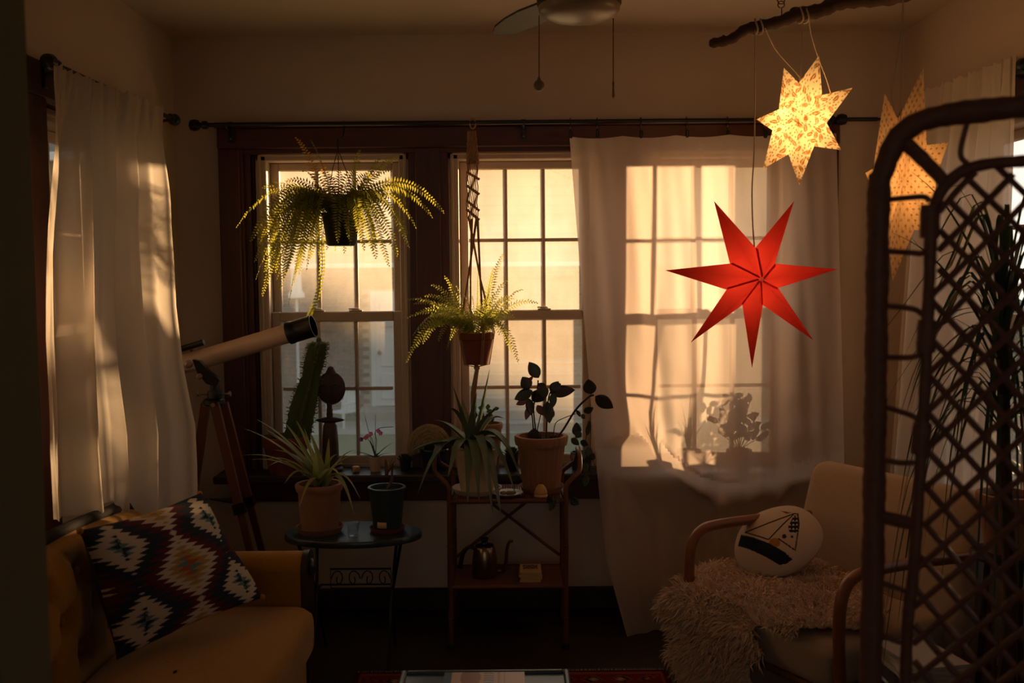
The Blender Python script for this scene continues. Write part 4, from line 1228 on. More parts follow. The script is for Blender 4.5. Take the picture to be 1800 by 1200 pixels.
# ---- oval leaf helper
def oval(parent, base, tip, w, mt, nrm=None, cup=.12, name='leaf', sag=0):
    ax = tip - base; L = ax.length; ax = ax.normalized()
    n = V(nrm) if nrm else V((0, -1, .5))
    side = ax.cross(n)
    side = side.normalized() if side.length > .05 else ax.orthogonal().normalized()
    up = side.cross(ax)
    vs = []; m_ = 8
    for i in range(m_ + 1):
        t = i / m_
        ww = w * (math.sin(math.pi * min(1, t ** .85)) ** .8 if 0 < t < 1 else 0.02)
        p = base + ax * L * t + up * (-sag * L * t * t)
        vs += [p - side * ww + up * ww * cup, p - side * ww * .5 + up * ww * cup * .3, p, p + side * ww * .5 + up * ww * cup * .3, p + side * ww + up * ww * cup]
    fs = []
    for i in range(m_):
        for k in range(4): fs.append((i * 5 + k, i * 5 + k + 1, i * 5 + k + 6, i * 5 + k + 5))
    return MB().add(vs, fs).build(name, mt, parent, solid=.0012)

# ---- round-leaved small plant in a plain pot behind the aloe
m_pil = leafmat('small_green_leaf', (.10, .17, .05), (.07, .13, .04), .4)
pc2 = V((P(858, 800, 4.15).x, 4.15, SILL))
pil = thing('potted_seedling', pc2, 'small plant with scalloped round leaves in a terracotta pot behind the aloe', 'houseplant')
ph2 = P(858, 743, 4.15).z - SILL
pot(pil, pc2, .046, .058, ph2, m_terra, rim=.025, rimout=.006)
pb = pc2 + V((-.01, 0, ph2 - .01))
for px, py in ((846, 717), (858, 715), (868, 720), (850, 727), (862, 730), (856, 738), (866, 737), (843, 738), (872, 718), (860, 722), (848, 733), (838, 730)):
    e = P(px, py, 4.15 + R.uniform(-.04, .03))
    MB().tube(bez(pb, (pb + e) / 2 + V((0, 0, .02)), e, 5), .0012, 4).build('stalk', m_stalk, pil)
    d = V((R.uniform(-.6, .6), R.uniform(-.5, .2), R.uniform(-.2, .5))).normalized() * .022
    oval(pil, e - d * .5, e + d * .5, .012, m_pil)

# ================================================================== CART AND ITS PLANTS
m_bamboo = mat('bamboo_cane', rgb(112, 66, 46), rgb(86, 48, 34), rough=.4, scale=9, stretch=(1, 1, .4))
CZ1, CZ2, CF, CB = .583, .245, 3.75, 4.02
cxl, cxr = P(790, 872, CF).x, P(994, 872, CF).x
cart = thing('bamboo_cart', ((cxl + cxr) / 2, (CF + CB) / 2, 0), 'two-tier bamboo cart with crossed braces and bent side handles', 'plant stand')
for x in (cxl, cxr):
    s = -1 if x == cxl else 1
    for y, nm in ((CF, 0), (CB, 1)):
        pl = [V((x, y, 0)), V((x, y, .3)), V((x, y, CZ1 + .015))]
        lg = MB().tube(pl, .0105, 10)
        lg.build('post', m_bamboo, cart)
        for z in (.12, .40): MB().lathe([(.0105, z - .004), (.0125, z), (.0105, z + .004)], (x, y, 0), 10).build('node_ring', m_bamboo, cart)
    h = spline([V((x, CF, CZ1 + .01)), V((x + s * .004, CF, CZ1 + .05)), V((x + s * .028, CF + .01, CZ1 + .075)), V((x + s * .055, CF + .03, CZ1 + .10)), V((x + s * .060, CF + .06, CZ1 + .14)), V((x + s * .058, CF + .10, CZ1 + .165)), V((x + s * .058, CB - .10, CZ1 + .165)), V((x + s * .060, CB - .06, CZ1 + .14)), V((x + s * .055, CB - .03, CZ1 + .10)), V((x + s * .028, CB - .01, CZ1 + .075)), V((x + s * .004, CB, CZ1 + .05)), V((x, CB, CZ1 + .01))], 5)
    MB().tube(h, .009, 10).build('handle', m_bamboo, cart)
    MB().tube([(x, CF, CZ2), (x, CB, CZ2)], .009, 8).build('side_rail', m_bamboo, cart)
    MB().tube([(x, CF, CZ1 - .012), (x, CB, CZ1 - .012)], .009, 8).build('side_rail', m_bamboo, cart)
for z in (CZ1 - .010, CZ2 - .004):
    MB().tube([(cxl, CF, z), (cxr, CF, z)], .009, 8).build('front_rail', m_bamboo, cart)
    MB().tube([(cxl, CB, z), (cxr, CB, z)], .009, 8).build('back_rail', m_bamboo, cart)
ns = 44
for i in range(ns):
    x = lerp(cxl + .012, cxr - .012, (i + .5) / ns)
    MB().box((x - .0038, CF + .004, CZ1 - .010), (x + .0038, CB - .004, CZ1), .001).build('slat', m_bamboo, cart, False)
MB().box((cxl + .008, CF + .004, CZ2 - .008), (cxr - .008, CB - .004, CZ2 + .002), .002).build('lower_shelf', m_bamboo, cart, False)
MB().tube([(cxl + .01, CB + .010, CZ2 + .035), (cxr - .06, CB + .010, CZ1 - .01)], .0065, 8).build('brace', m_bamboo, cart)
MB().tube([(cxr - .01, CB + .022, CZ2 + .035), (cxl + .06, CB + .022, CZ1 - .01)], .0065, 8).build('brace', m_bamboo, cart)
for x in (cxl, cxr):
    for y in (CF, CB): MB().lathe([(0, 0), (.014, 0), (.015, .012), (.011, .02)], (x, y, 0), 12).build('foot', m_rod, cart)

# aloe in a cream pot
m_aloe = leafmat('aloe_leaf', (.13, .17, .10), (.09, .13, .07), .2)
ac = V((P(838, 858, 3.86).x, 3.87, CZ1))
aloe = thing('aloe_plant', ac, 'wide aloe with long arching leaves in a cream pot on the cart', 'houseplant')
ah = P(838, 790, 3.87).z - CZ1
saucer(aloe, ac, .098, m_cream)
pot(aloe, ac + V((0, 0, .008)), .064, .084, ah, m_cream, rim=.03, rimout=.006)
ab = V((P(828, 785, 3.86).x, 3.86, CZ1 + ah))
for px, py, dy, l, w_ in ((861, 648, .02, -.02, .011), (796, 678, -.02, .0, .012), (763, 738, .05, .05, .013), (786, 716, -.05, .09, .013), (724, 792, -.10, .06, .015), (733, 872, -.12, .22, .017), (838, 690, -.06, .02, .012), (894, 775, .02, .10, .014), (916, 842, -.10, .24, .017), (906, 868, -.13, .22, .015), (880, 902, -.16, .25, .017), (842, 880, -.20, .22, .016), (822, 886, -.20, .20, .015), (788, 838, -.16, .16, .016), (768, 800, .08, .10, .012), (885, 735, .08, .10, .012), (870, 720, -.10, .05, .011), (866, 905, -.2, .3, .013), (905, 800, .06, .12, .013), (812, 700, .06, .02, .011)):
    tip = P(px, py, 3.86 + dy)
    strap(aloe, arch(ab + V((R.uniform(-.012, .012), R.uniform(-.012, .012), 0)), tip, l), w_ * 1.7, m_aloe, .45, thick=.3, n=14, wprof=[(0, 1), (.3, .95), (.7, .55), (1, .04)])

# fluted terracotta pot with a dark rubbery plant
hc_ = V((P(952, 850, 3.88).x, 3.89, CZ1))
hoya = thing('rubber_plant', hc_, 'dark oval-leaved plant in a large fluted terracotta pot on the cart', 'houseplant')
hh = P(952, 768, 3.89).z - CZ1
saucer(hoya, hc_, .088, m_terra, .024)
pot(hoya, hc_ + V((0, 0, .007)), .072, .094, hh, m_terra, rim=.036, rimout=.010, seg=96, flute=.016, nfl=24)
m_dark = leafmat('dark_rubber_leaf', (.030, .030, .020), (.045, .024, .022), .12)
m_dgreen = leafmat('deep_green_leaf', (.055, .075, .030), (.040, .055, .022), .2)
m_pinkleaf = leafmat('flushed_leaf', (.30, .12, .10), (.22, .10, .09), .35)
m_stemd = mat('dark_stem', rgb(46, 34, 26), rough=.7)
hbz = CZ1 + hh - .008
def stem(par, pts, r=.003): MB().tube(spline(pts, 5), r, 6).build('stem', m_stemd, par)
H0 = lambda px: V((P(px, 775, 3.89).x, 3.89 + R.uniform(-.03, .03), hbz))
stem(hoya, [H0(938), P(936, 735, 3.88), P(928, 700, 3.88), P(922, 690, 3.88)])
stem(hoya, [H0(944), P(938, 720, 3.87), P(944, 690, 3.87), P(946, 668, 3.87)])
stem(hoya, [H0(960), P(962, 730, 3.9), P(964, 700, 3.9), P(968, 688, 3.9)])
stem(hoya, [H0(942), P(950, 730, 3.92), P(958, 700, 3.92), P(948, 680, 3.92)], .002)
stem(hoya, [H0(975), P(990, 755, 3.87), P(1012, 720, 3.86), P(1034, 698, 3.86), P(1044, 694, 3.86)], .0042)
stem(hoya, [H0(972), P(976, 745, 3.9), P(990, 735, 3.91), P(1012, 727, 3.91)], .0018)
LV = [((947, 664), (930, 636), 11, m_dgreen), ((931, 683), (918, 662), 11, m_dark), ((966, 690), (1011, 685), 11, m_dark), ((1039, 693), (1034, 666), 12, m_dark), ((1046, 696), (1078, 717), 12, m_dark), ((936, 686), (904, 702), 10, m_dgreen), ((936, 688), (956, 704), 13, m_dgreen), ((928, 702), (907, 711), 6, m_pinkleaf), ((950, 678), (959, 700), 11, m_dgreen),
      ((968, 690), (982, 670), 9, m_dgreen), ((962, 705), (966, 744), 10, m_dgreen), ((972, 690), (972, 716), 7, m_dgreen), ((944, 712), (956, 730), 7, m_pinkleaf), ((932, 712), (924, 738), 6, m_pinkleaf), ((930, 700), (934, 730), 8, m_dark), ((940, 778), (939, 752), 13, m_dark), ((968, 735), (973, 720), 5, m_pinkleaf), ((1014, 728), (1020, 724), 7, m_dgreen), ((1026, 724), (1043, 716), 7, m_dgreen), ((1022, 728), (1028, 736), 4, m_dgreen), ((960, 682), (945, 674), 6, m_dark), ((970, 684), (986, 674), 8, mat('dusty_blue_leaf', rgb(70, 84, 88), rough=.5)), ((950, 782), (964, 790), 8, m_dgreen), ((964, 775), (985, 768), 9, m_dgreen), ((935, 668), (930, 664), 6, m_pinkleaf)]
for (a, b_, wpx, mt) in LV:
    y0 = 3.88 + R.uniform(-.025, .02)
    oval(hoya, P(*a, y0), P(*b_, y0 + R.uniform(-.015, .015)), wpx * 3.88 / F, mt, nrm=(R.uniform(-.3, .3), -1, R.uniform(-.2, .4)))
# trailing plant at the cart's right end, in a small dark pot on the sill
tc_ = V((P(1022, 826, 4.12).x, 4.13, SILL))
trail = thing('trailing_plant', tc_, 'dark trailing plant spilling over the sill right of the cart', 'houseplant')
pot(trail, tc_, .038, .045, .075, m_blackpot, rim=0, seg=20)
tb = tc_ + V((0, 0, .07))
m_slate = leafmat('slate_green_leaf', (.06, .09, .085), (.04, .065, .06), .15)
for pth in ([(1022, 800, 4.12), (1012, 775, 4.08), (1014, 745, 4.07)], [(1024, 800, 4.12), (1030, 770, 4.1), (1034, 740, 4.09)], [(1018, 805, 4.12), (1010, 820, 4.03), (1012, 845, 4.0)], [(1026, 805, 4.1), (1028, 830, 4.02), (1030, 850, 4.0)], [(1010, 815, 4.06), (1000, 860, 3.99), (1000, 882, 3.99)], [(1015, 815, 4.04), (985, 880, 3.72), (970, 890, 3.71)], [(1022, 805, 4.1), (1044, 820, 4.02), (1040, 800, 4.0)]):
    pts = [tb] + [P(*q) for q in pth]
    MB().tube(spline(pts, 5), .0015, 5).build('stem', m_stemd, trail)
for (a, b_, wpx, yy, mt) in (((1014, 766), (1013, 742), 9, 4.07, m_slate), ((1012, 760), (1022, 768), 7, 4.06, m_slate), ((1032, 765), (1037, 738), 5, 4.09, m_slate), ((1020, 775), (1034, 782), 6, 4.05, m_dgreen), ((1004, 770), (1018, 782), 6, 4.06, m_dgreen), ((1028, 790), (1024, 808), 8, 4.05, m_slate), ((1034, 785), (1036, 805), 7, 4.06, m_slate), ((1016, 800), (1008, 822), 8, 4.02, m_slate), ((1026, 812), (1029, 832), 8, 4.0, m_dgreen), ((1030, 834), (1028, 856), 7, 4.0, m_pil), ((1038, 808), (1044, 796), 6, 4.02, m_pil), ((1012, 800), (1002, 806), 6, 4.02, m_dgreen), ((1002, 876), (1018, 886), 8, 3.99, m_dgreen), ((998, 878), (988, 890), 7, 3.99, m_dgreen), ((974, 880), (966, 898), 6, 3.71, m_dgreen), ((968, 886), (964, 870), 6, 3.71, m_dgreen), ((984, 870), (978, 884), 5, 3.72, m_dgreen), ((1010, 826), (1018, 812), 7, 4.01, m_slate), ((1040, 822), (1046, 836), 6, 4.01, m_dgreen)):
    oval(trail, P(*a, yy), P(*b_, yy - .012), wpx * yy / F, mt, nrm=(R.uniform(-.4, .4), -1, R.uniform(-.2, .5)))
# plate with bits, candle
m_plate = mat('white_glaze', rgb(196, 190, 182), rgb(184, 178, 168), rough=.2, scale=4)
plc = V((PZ(893, 860, CZ1).x, 3.80, CZ1))
pla = thing('plate', plc, 'small white dish on the cart in front of the aloe', 'plate')
MB().lathe([(0, CZ1), (.034, CZ1), (.060, CZ1 + .014), (.058, CZ1 + .016), (.034, CZ1 + .004), (0, CZ1 + .004)], (plc.x, plc.y, 0), 28).build('dish', m_plate, pla)
m_stone = mat('tan_pebble', rgb(140, 112, 80), rgb(110, 90, 64), rough=.8, scale=20)
for i, (dx, dy, r_) in enumerate(((-.018, 0, .011), (.006, -.010, .013), (.020, .008, .010))):
    o = MB().ball(plc + V((dx, dy, .004 + r_ * .7)), (r_ * 1.2, r_, r_ * .7), 10, 7).build('pebble', m_stone)
    tag(o, ('flat tan pebble at the left of the white dish', 'largest tan pebble in the middle of the white dish', 'tan pebble at the right of the white dish')[i], 'pebble')
cd = V((PZ(950, 866, CZ1).x, 3.785, CZ1))
cnd = thing('beehive_candle', cd, 'stubby yellow beehive-shaped candle at the front of the cart', 'candle')
MB().lathe([(0, CZ1), (.026, CZ1), (.027, CZ1 + .004), (.024, CZ1 + .010), (.026, CZ1 + .015), (.024, CZ1 + .022), (.021, CZ1 + .028), (.020, CZ1 + .034), (.014, CZ1 + .040), (.010, CZ1 + .046), (0, CZ1 + .048)], (cd.x, cd.y, 0), 18).build('wax', m_wax, cnd)
MB().tube([cd + V((0, 0, .046)), cd + V((.001, 0, .056))], .001, 5).build('wick', m_black, cnd)
# kettle on the lower shelf
LS = CZ2 + .002
m_steel = mat('brushed_steel', rgb(150, 128, 104), rgb(130, 110, 90), rough=.28, metal=1, scale=40, stretch=(1, 1, 12))
kc = V((P(852, 1000, 3.86).x, 3.87, LS))
ket = thing('gooseneck_kettle', kc, 'brushed steel gooseneck kettle with a black lid on the cart\'s lower shelf', 'kettle')
MB().lathe([(0, LS), (.046, LS), (.050, LS + .006), (.050, LS + .045), (.049, LS + .070), (.044, LS + .105), (.038, LS + .120), (.036, LS + .122)], (kc.x, kc.y, 0), 28).build('body', m_steel, ket)
MB().lathe([(.037, LS + .121), (.036, LS + .126), (.016, LS + .131), (.013, LS + .140), (.018, LS + .148), (.016, LS + .154), (0, LS + .156)], (kc.x, kc.y, 0), 20).build('lid', m_rod, ket)
MB().tube(spline([kc + V((.046, 0, .022)), kc + V((.070, -.01, .025)), kc + V((.084, -.016, .06)), kc + V((.088, -.018, .11)), kc + V((.098, -.02, .142)), kc + V((.112, -.024, .145))], 5), [lerp(.009, .0055, i / 25) for i in range(26)], 8).build('spout', mat('copper', rgb(150, 84, 52), rough=.3, metal=1), ket)
MB().tube(spline([kc + V((-.038, 0, .110)), kc + V((-.062, .004, .116)), kc + V((-.086, .006, .090)), kc + V((-.098, .008, .030))], 6), [.007] * 10 + [.009] * 9, 8).build('handle', m_rod, ket)
# small pile of booklets, the top one printed with a picture
m_paper = mat('cream_paper', rgb(206, 176, 130), rgb(190, 160, 116), rough=.8, scale=30)
bx, by = P(932, 1000, 3.83).x, 3.84
pv = [None]
for i in range(4):
    z = LS + .010 * i
    dx, rz = (0, .004, -.003, .002)[i], (0, .03, -.02, .01)[i]
    M = Matrix.Translation((bx + dx, by, z)) @ Matrix.Rotation(rz, 4, 'Z')
    lab = ('lowest cream booklet of the small pile beside the kettle', 'second booklet up in the small pile beside the kettle', 'third booklet up in the small pile beside the kettle', 'topmost booklet beside the kettle, its cover showing a dark picture')[i]
    t = thing('booklet', M.translation, lab, 'book', 'booklets on the lower shelf')
    MB().box((-.040, -.055, .0012), (.039, .055, .0082), .001, M=M).build('pages', m_paper, t, False)
    MB().box((-.041, -.056, 0), (.041, .056, .0012), M=M).box((-.041, -.056, .0082), (.041, .056, .0094), M=M).box((-.041, -.056, .0012), (-.0395, .056, .0082), M=M).build('cover', m_paper, t, False)
    if i == 3:
        pcol = lambda u, v: ((.09, .055, .035) if (math.sin(u * 17) * math.sin(v * 9 + u * 4) > -.1) else (.30, .20, .11))
        MB().grid(lambda u, v: M @ V((lerp(-.030, .028, u), lerp(-.012, .044, v), .0098)), 30, 30, cfn=pcol).build('cover_picture', mat('picture_print', (1, 1, 1), rough=.6, attr='pattern'), t, False, col=True)

# plants on the sill behind the big curtain (seen as silhouettes)
for (px, lab, tips) in ((1212, 'spiky plant on the sill behind the big curtain, nearest the middle window', [(1185, 730), (1196, 700), (1214, 690), (1228, 712), (1238, 745), (1200, 740), (1225, 735)]),
                        (1300, 'bushy leafy plant on the sill behind the big curtain, nearest the armchair', [(1255, 735), (1268, 710), (1285, 700), (1300, 712), (1318, 705), (1335, 725), (1345, 750), (1275, 745), (1322, 748), (1292, 735), (1306, 690), (1262, 760), (1340, 770)])):
    c_ = V((P(px, 820, 4.18).x, 4.19, SILL))
    t = thing('sill_plant', c_, lab, 'houseplant')
    pot(t, c_, .040, .050, .07, m_terra, rim=.015, rimout=.004, seg=22)
    b0 = c_ + V((0, 0, .06))
    for (x_, y_) in tips:
        e = P(x_, y_, 4.185 + R.uniform(-.012, .012))
        if px < 1250: strap(t, arch(b0, e, .03), .010, m_dgreen, .3)
        else:
            MB().tube(bez(b0, (b0 + e) / 2 + V((0, 0, .02)), e, 5), .0015, 4).build('stem', m_stemd, t)
            for k in range(5):
                q = b0.lerp(e, .45 + .13 * k) + V((0, 0, .02 * (1 - k / 4)))
                d = V((R.uniform(-1, 1), R.uniform(-.15, .15), R.uniform(-.2, 1))).normalized() * .045
                oval(t, q, q + d, .013, m_dgreen)

# ================================================================== BISTRO TABLE AND ITS PLANTS
TZ = .485
tcn = PZ(626, 926, TZ)
TCX, TCY = tcn.x, 3.66
tax, tay = .255, .155
m_tabm = mat('green_black_enamel', rgb(44, 56, 60), rgb(30, 40, 44), rough=.32, scale=14, spec=.6)
tab = thing('bistro_table', (TCX, TCY, 0), 'small oval dark metal side table with thin crossing legs below the left window', 'table')
MB().lathe([(0, TZ - .004), (.93, TZ - .006), (.99, TZ - .024), (1.0, TZ - .022), (1.0, TZ - .004), (.985, TZ), (.95, TZ - .001), (0, TZ)], (TCX, TCY, 0), 48, sx=tax, sy=tay).build('tabletop', m_tabm, tab)
for s in (-1, 1):
    for y1, y2 in ((-.10, .12), (.10, -.12)):
        xo = s * .19 if y1 < 0 else s * .155
        MB().tube([(TCX + xo, TCY + y1, TZ - .006), (TCX + s * .14, TCY + (y1 + y2) / 2, .25), (TCX + s * .135, TCY + y2, 0.0)], .006, 8).build('leg', m_rod, tab)
    MB().tube([(TCX + s * .14, TCY - .06, .262), (TCX + s * .14, TCY + .06, .262)], .005, 8).build('stretcher', m_rod, tab)
rk = MB()
x0, x1, z0, z1, yr = TCX - .10, TCX + .13, .25, .325, TCY + .06
rk.tube([(x0, yr, z0), (x1, yr, z0), (x1, yr, z1), (x0, yr, z1)], .004, 6, closed=True)
rk = rk.build('rack_frame', m_rod, tab)
for k in range(4):
    cx = lerp(x0, x1, (k + .5) / 4); sg = 1 if k % 2 else -1
    MB().tube([(cx + sg * (.026 - .006 * j / 3) * math.cos(j * .62), yr, (z0 + z1) / 2 + .034 * math.sin(j * .62) * (1 - j * .05)) for j in range(12)], .0025, 5).build('scroll', m_rod, rk)
MB().tube([(TCX - .14, yr, z0 + .015), (TCX + .14, yr, z0 + .015)], .0035, 6).build('rack_bar', m_rod, tab)
# spider plant
spc = V((PZ(566, 930, TZ).x, 3.66, TZ))
spi = thing('spider_plant', spc, 'spider plant with arching green leaves in a terracotta pot on the bistro table', 'houseplant')
saucer(spi, spc, .088, m_terra, .024)
sph = P(566, 852, 3.66).z - TZ
pot(spi, spc + V((0, 0, .007)), .068, .080, sph, m_terra, rim=.026, rimout=.009)
m_spid = leafmat('spider_leaf', (.34, .36, .13), (.26, .29, .10), .4, tcol=(.46, .46, .12))
sb = V((spc.x + .008, spc.y, TZ + sph - .005))
for px, py, dy, l in ((427, 752, .05, .06), (448, 735, .12, .06), (462, 752, .02, .05), (420, 800, -.05, .08), (436, 808, .0, .07), (455, 812, -.1, .10), (500, 742, .1, .04), (520, 737, .1, .03), (533, 748, .0, .02), (470, 820, -.12, .10), (500, 850, -.12, .10), (626, 790, .05, .06), (632, 800, .0, .06), (612, 816, -.05, .06), (592, 798, .08, .05), (634, 878, -.05, .14), (612, 862, -.08, .10), (623, 905, -.10, .16), (526, 892, -.14, .12), (578, 770, .1, .02), (545, 760, .12, .02), (482, 790, .1, .06), (505, 770, -.02, .05), (474, 762, .1, .05), (598, 835, -.1, .08), (555, 790, -.05, .02)):
    strap(spi, arch(sb + V((R.uniform(-.02, .02), R.uniform(-.02, .02), 0)), P(px, py, 3.66 + dy), l), R.uniform(.010, .014), m_spid, .35, n=14)
# dark teal pot with a withered plant
m_teal = mat('dark_teal_pot', rgb(40, 58, 64), rgb(32, 48, 54), rough=.4, scale=7)
tpc = V((PZ(686, 922, TZ).x, 3.67, TZ))
teal = thing('teal_pot', tpc, 'dark teal pot with a withered reddish plant on the bistro table', 'houseplant')
saucer(teal, tpc, .068, m_terrad, .016)
tph = P(686, 858, 3.67).z - TZ
pot(teal, tpc + V((0, 0, .007)), .052, .068, tph, m_teal, rim=.008, rimout=.004)
M = Matrix.Translation(tpc)
MB().grid(lambda u, v: tpc + V(((.0585) * math.sin(-.55 + u * .62), -.0585 * math.cos(-.55 + u * .62), .022 + v * .022)), 6, 1).build('label', m_paper, teal, solid=.001)
m_wither = leafmat('withered_leaf', (.20, .09, .05), (.13, .06, .035), .3)
tb2 = V((tpc.x, tpc.y, TZ + tph - .008))
MB().tube(spline([tb2, P(688, 845, 3.67), P(689, 832, 3.67), P(690, 815, 3.67)], 5), [.006] * 8 + [.004] * 8, 7).build('stem', m_wither, teal)
for px, py, l in ((677, 806, .03), (683, 830, .03), (691, 803, .0), (697, 818, .02), (679, 838, .03), (694, 808, .0), (687, 820, .0)):
    strap(teal, arch(tb2 + V((0, 0, .05)), P(px, py, 3.67 + R.uniform(-.03, .03)), l), .007, m_wither, .5)
# tumbler
tum = V((PZ(626, 936, TZ).x, 3.575, TZ))
MB_ = MB().lathe([(0, TZ), (.017, TZ), (.0185, TZ + .004), (.020, TZ + .030), (.023, TZ + .050), (.026, TZ + .057), (.0245, TZ + .057), (.021, TZ + .048), (.0175, TZ + .030), (.016, TZ + .008), (0, TZ + .008)], tum * 1 - V((0, 0, TZ)), 8)
tag(MB_.build('tumbler', m_tumbler, smooth=False), 'small faceted clear glass tumbler between the two pots on the bistro table', 'glass')
# ================================================================== FURNITURE
def proj(p):
    d = p - CAM; k = d.dot(fwd)
    return 900 + F * d.dot(cr) / k, 600 - F * d.dot(cu) / k
def slab(mb, lo, hi, z0, z1, r, e, crown=0.0, M=None, nc=7, fn=None):
    """upholstered slab: rounded-rectangle outline (corner radius r), edge roundness e, crowned top"""
    lo, hi = V((*lo, 0)), V((*hi, 0)); cx, cy = (lo.x + hi.x) / 2, (lo.y + hi.y) / 2
    hx, hy = (hi.x - lo.x) / 2, (hi.y - lo.y) / 2
    def ring(ins, z, k=1.0):
        out = []
        rr = max(.001, r - ins * .5)
        for qx, qy, a0 in ((1, 1, 0), (-1, 1, 90), (-1, -1, 180), (1, -1, 270)):
            for i in range(nc + 1):
                a = math.radians(a0 + 90 * i / nc)
                out.append(V((cx + ((hx - ins - rr) * qx + rr * math.cos(a)) * k, cy + ((hy - ins - rr) * qy + rr * math.sin(a)) * k, z)))
            nxt = {(1, 1): (-1, 1), (-1, 1): (-1, -1), (-1, -1): (1, -1), (1, -1): (1, 1)}[(qx, qy)]
            a = math.radians(a0 + 90)
            p1 = out[-1]; p2 = V((cx + ((hx - ins - rr) * nxt[0] + rr * math.cos(a)) * k, cy + ((hy - ins - rr) * nxt[1] + rr * math.sin(a)) * k, z))
            for i in range(1, 5): out.append(p1.lerp(p2, i / 5))
        return out
    rings = [ring(e, z0, .02), ring(e, z0, .6), ring(e, z0)] + [ring(e * (1 - math.sin(a)), z0 + e * (1 - math.cos(a))) for a in (.5, 1.05, 1.57)]
    rings += [ring(e * (1 - math.cos(a)), z1 - e * (1 - math.sin(a))) for a in (0, .5, 1.05, 1.57)]
    for k in (.9, .75, .55, .35, .15, .02):
        rings.append(ring(e, z1 + crown * (1 - k ** 2.2), k))
    n = len(rings[0]); vs = []; fs = []
    for rg in rings:
        for p in rg:
            if fn: p = fn(p)
            vs.append(M @ p if M else p)
    for i in range(len(rings) - 1):
        for k in range(n):
            fs.append((i * n + k, i * n + (k + 1) % n, (i + 1) * n + (k + 1) % n, (i + 1) * n + k))
    return mb.add(vs, fs)
m_must = mat('mustard_upholstery', rgb(166, 118, 26), rgb(142, 98, 20), rough=.95, scale=120, bump=.25, spec=.15, sheen=.2)
m_darkw = mat('dark_turned_wood', rgb(44, 26, 18), rgb(26, 16, 12), rough=.4, scale=6, stretch=(4, 4, 1))
# ---- sofa
SY0, SY1 = 1.80, 2.985
sofa = thing('loveseat', (-.9, (SY0 + SY1) / 2, 0), 'mustard tufted loveseat with dark wood trim under the left window', 'sofa')
slab(MB(), (-1.08, SY0 + .02), (-.60, SY1 - .005), .30, .44, .07, .035, .022).build('seat_cushion', m_must, sofa)
pp = []
for i in range(40):
    pass
MB().box((-1.10, SY0, .17), (-.64, SY1 + .06, .30), .02).build('seat_frame', m_must, sofa)
MB().box((-.648, SY0 + .04, .155), (-.632, SY1 + .03, .19), .006).build('front_rail', m_darkw, sofa)
def back_top(y):
    t = (y - SY0) / (SY1 + .1 - SY0)
    return .735 + .045 * math.sin(math.pi * min(1, max(0, t * 1.05))) - .16 * smooth((t - .90) / .1)
btn = []
for r_ in range(3):
    for k in range(7):
        y = SY0 + .12 + k * .18 + (.09 if r_ % 2 else 0)
        if y < SY1 + .02: btn.append((y, .50 + r_ * .10))
def backf(side):
    def f(u, v):
        y = lerp(SY0 - .06, SY1 + .10, u); z = lerp(.24, back_top(y), v)
        edge = min(1, (1 - v) * 7) ** .5 * min(1, u * 14) ** .5 * min(1, (1 - u) * 14) ** .5
        x = -1.155 + side * .075 * edge
        if side > 0:
            dd = 0
            for (by_, bz_) in btn:
                d2 = ((y - by_) ** 2 + (z - bz_) ** 2)
                dd += .030 * math.exp(-d2 / .0011) 
            q = abs(((z - .5) / .10 + (y - SY0 - .12) / .09) % 2 - 1); q2 = abs(((z - .5) / .10 - (y - SY0 - .12) / .09) % 2 - 1)
            crease = .008 * (math.exp(-((1 - q) / .10) ** 2) + math.exp(-((1 - q2) / .10) ** 2)) if z > .46 else 0
            x -= (dd + crease) * edge
        return V((x, y, z))
    return f
b = MB().grid(backf(1), 130, 50).grid(backf(-1), 60, 12)
b.build('backrest', m_must, sofa)
for (y, z) in btn:
    MB().ball((-1.10, y, z), (.007, .011, .011), 8, 6).build('button', m_must, sofa)
m_crest = mat('worn_dark_wood', rgb(40, 30, 26), rgb(28, 22, 20), rough=.8, scale=6, spec=.2)
tr = [V((-1.165, y, back_top(y) + .006)) for y in [lerp(SY0 - .06, SY1 + .02, i / 24) for i in range(25)]] + [V((-1.155, SY1 + .06, back_top(SY1 + .06) + .004)), V((-1.13, SY1 + .10, .585))]
MB().tube(spline(tr, 2), .017, 10).build('crest_rail', m_crest, sofa)
for ya, yb in ((SY1, SY1 + .10), (SY0 - .10, SY0)):
    pr = []
    for i in range(13):
        a = math.pi * i / 12
        pr.append((.5 * (ya + yb) + .058 * math.cos(a), .535 + .050 * math.sin(a)))
    poly = [V((-1.14, y, z)) for y, z in pr] + [V((-1.14, ya + .004, .20)), V((-1.14, yb - .004, .20))]
    poly = [V((-1.14, yb - .004, .20))] + [V((-1.14, y, z)) for y, z in pr] + [V((-1.14, ya + .004, .20))]
    MB().prism(poly, (.49, 0, 0)).build('armrest', m_must, sofa)
    poly2 = [p + V((.49, 0, 0)) for p in poly]
    c_ = sum(poly2, V((0, 0, 0))) / len(poly2)
    fc_ = MB().prism([c_ + (p - c_) * 1.06 for p in poly2], (.018, 0, 0)).build('arm_facing', m_darkw, sofa)
    MB().ball((-.628, (ya + yb) / 2, .535), (.014, .028, .028), 12, 8).build('scroll', m_darkw, fc_)
for x in (-.68, -1.10):
    for y in (SY0, SY1 + .03):
        MB().lathe([(.018, 0), (.022, .01), (.014, .03), (.02, .07), (.027, .12), (.03, .175)], (x, y, 0), 14).build('leg', m_darkw, sofa)

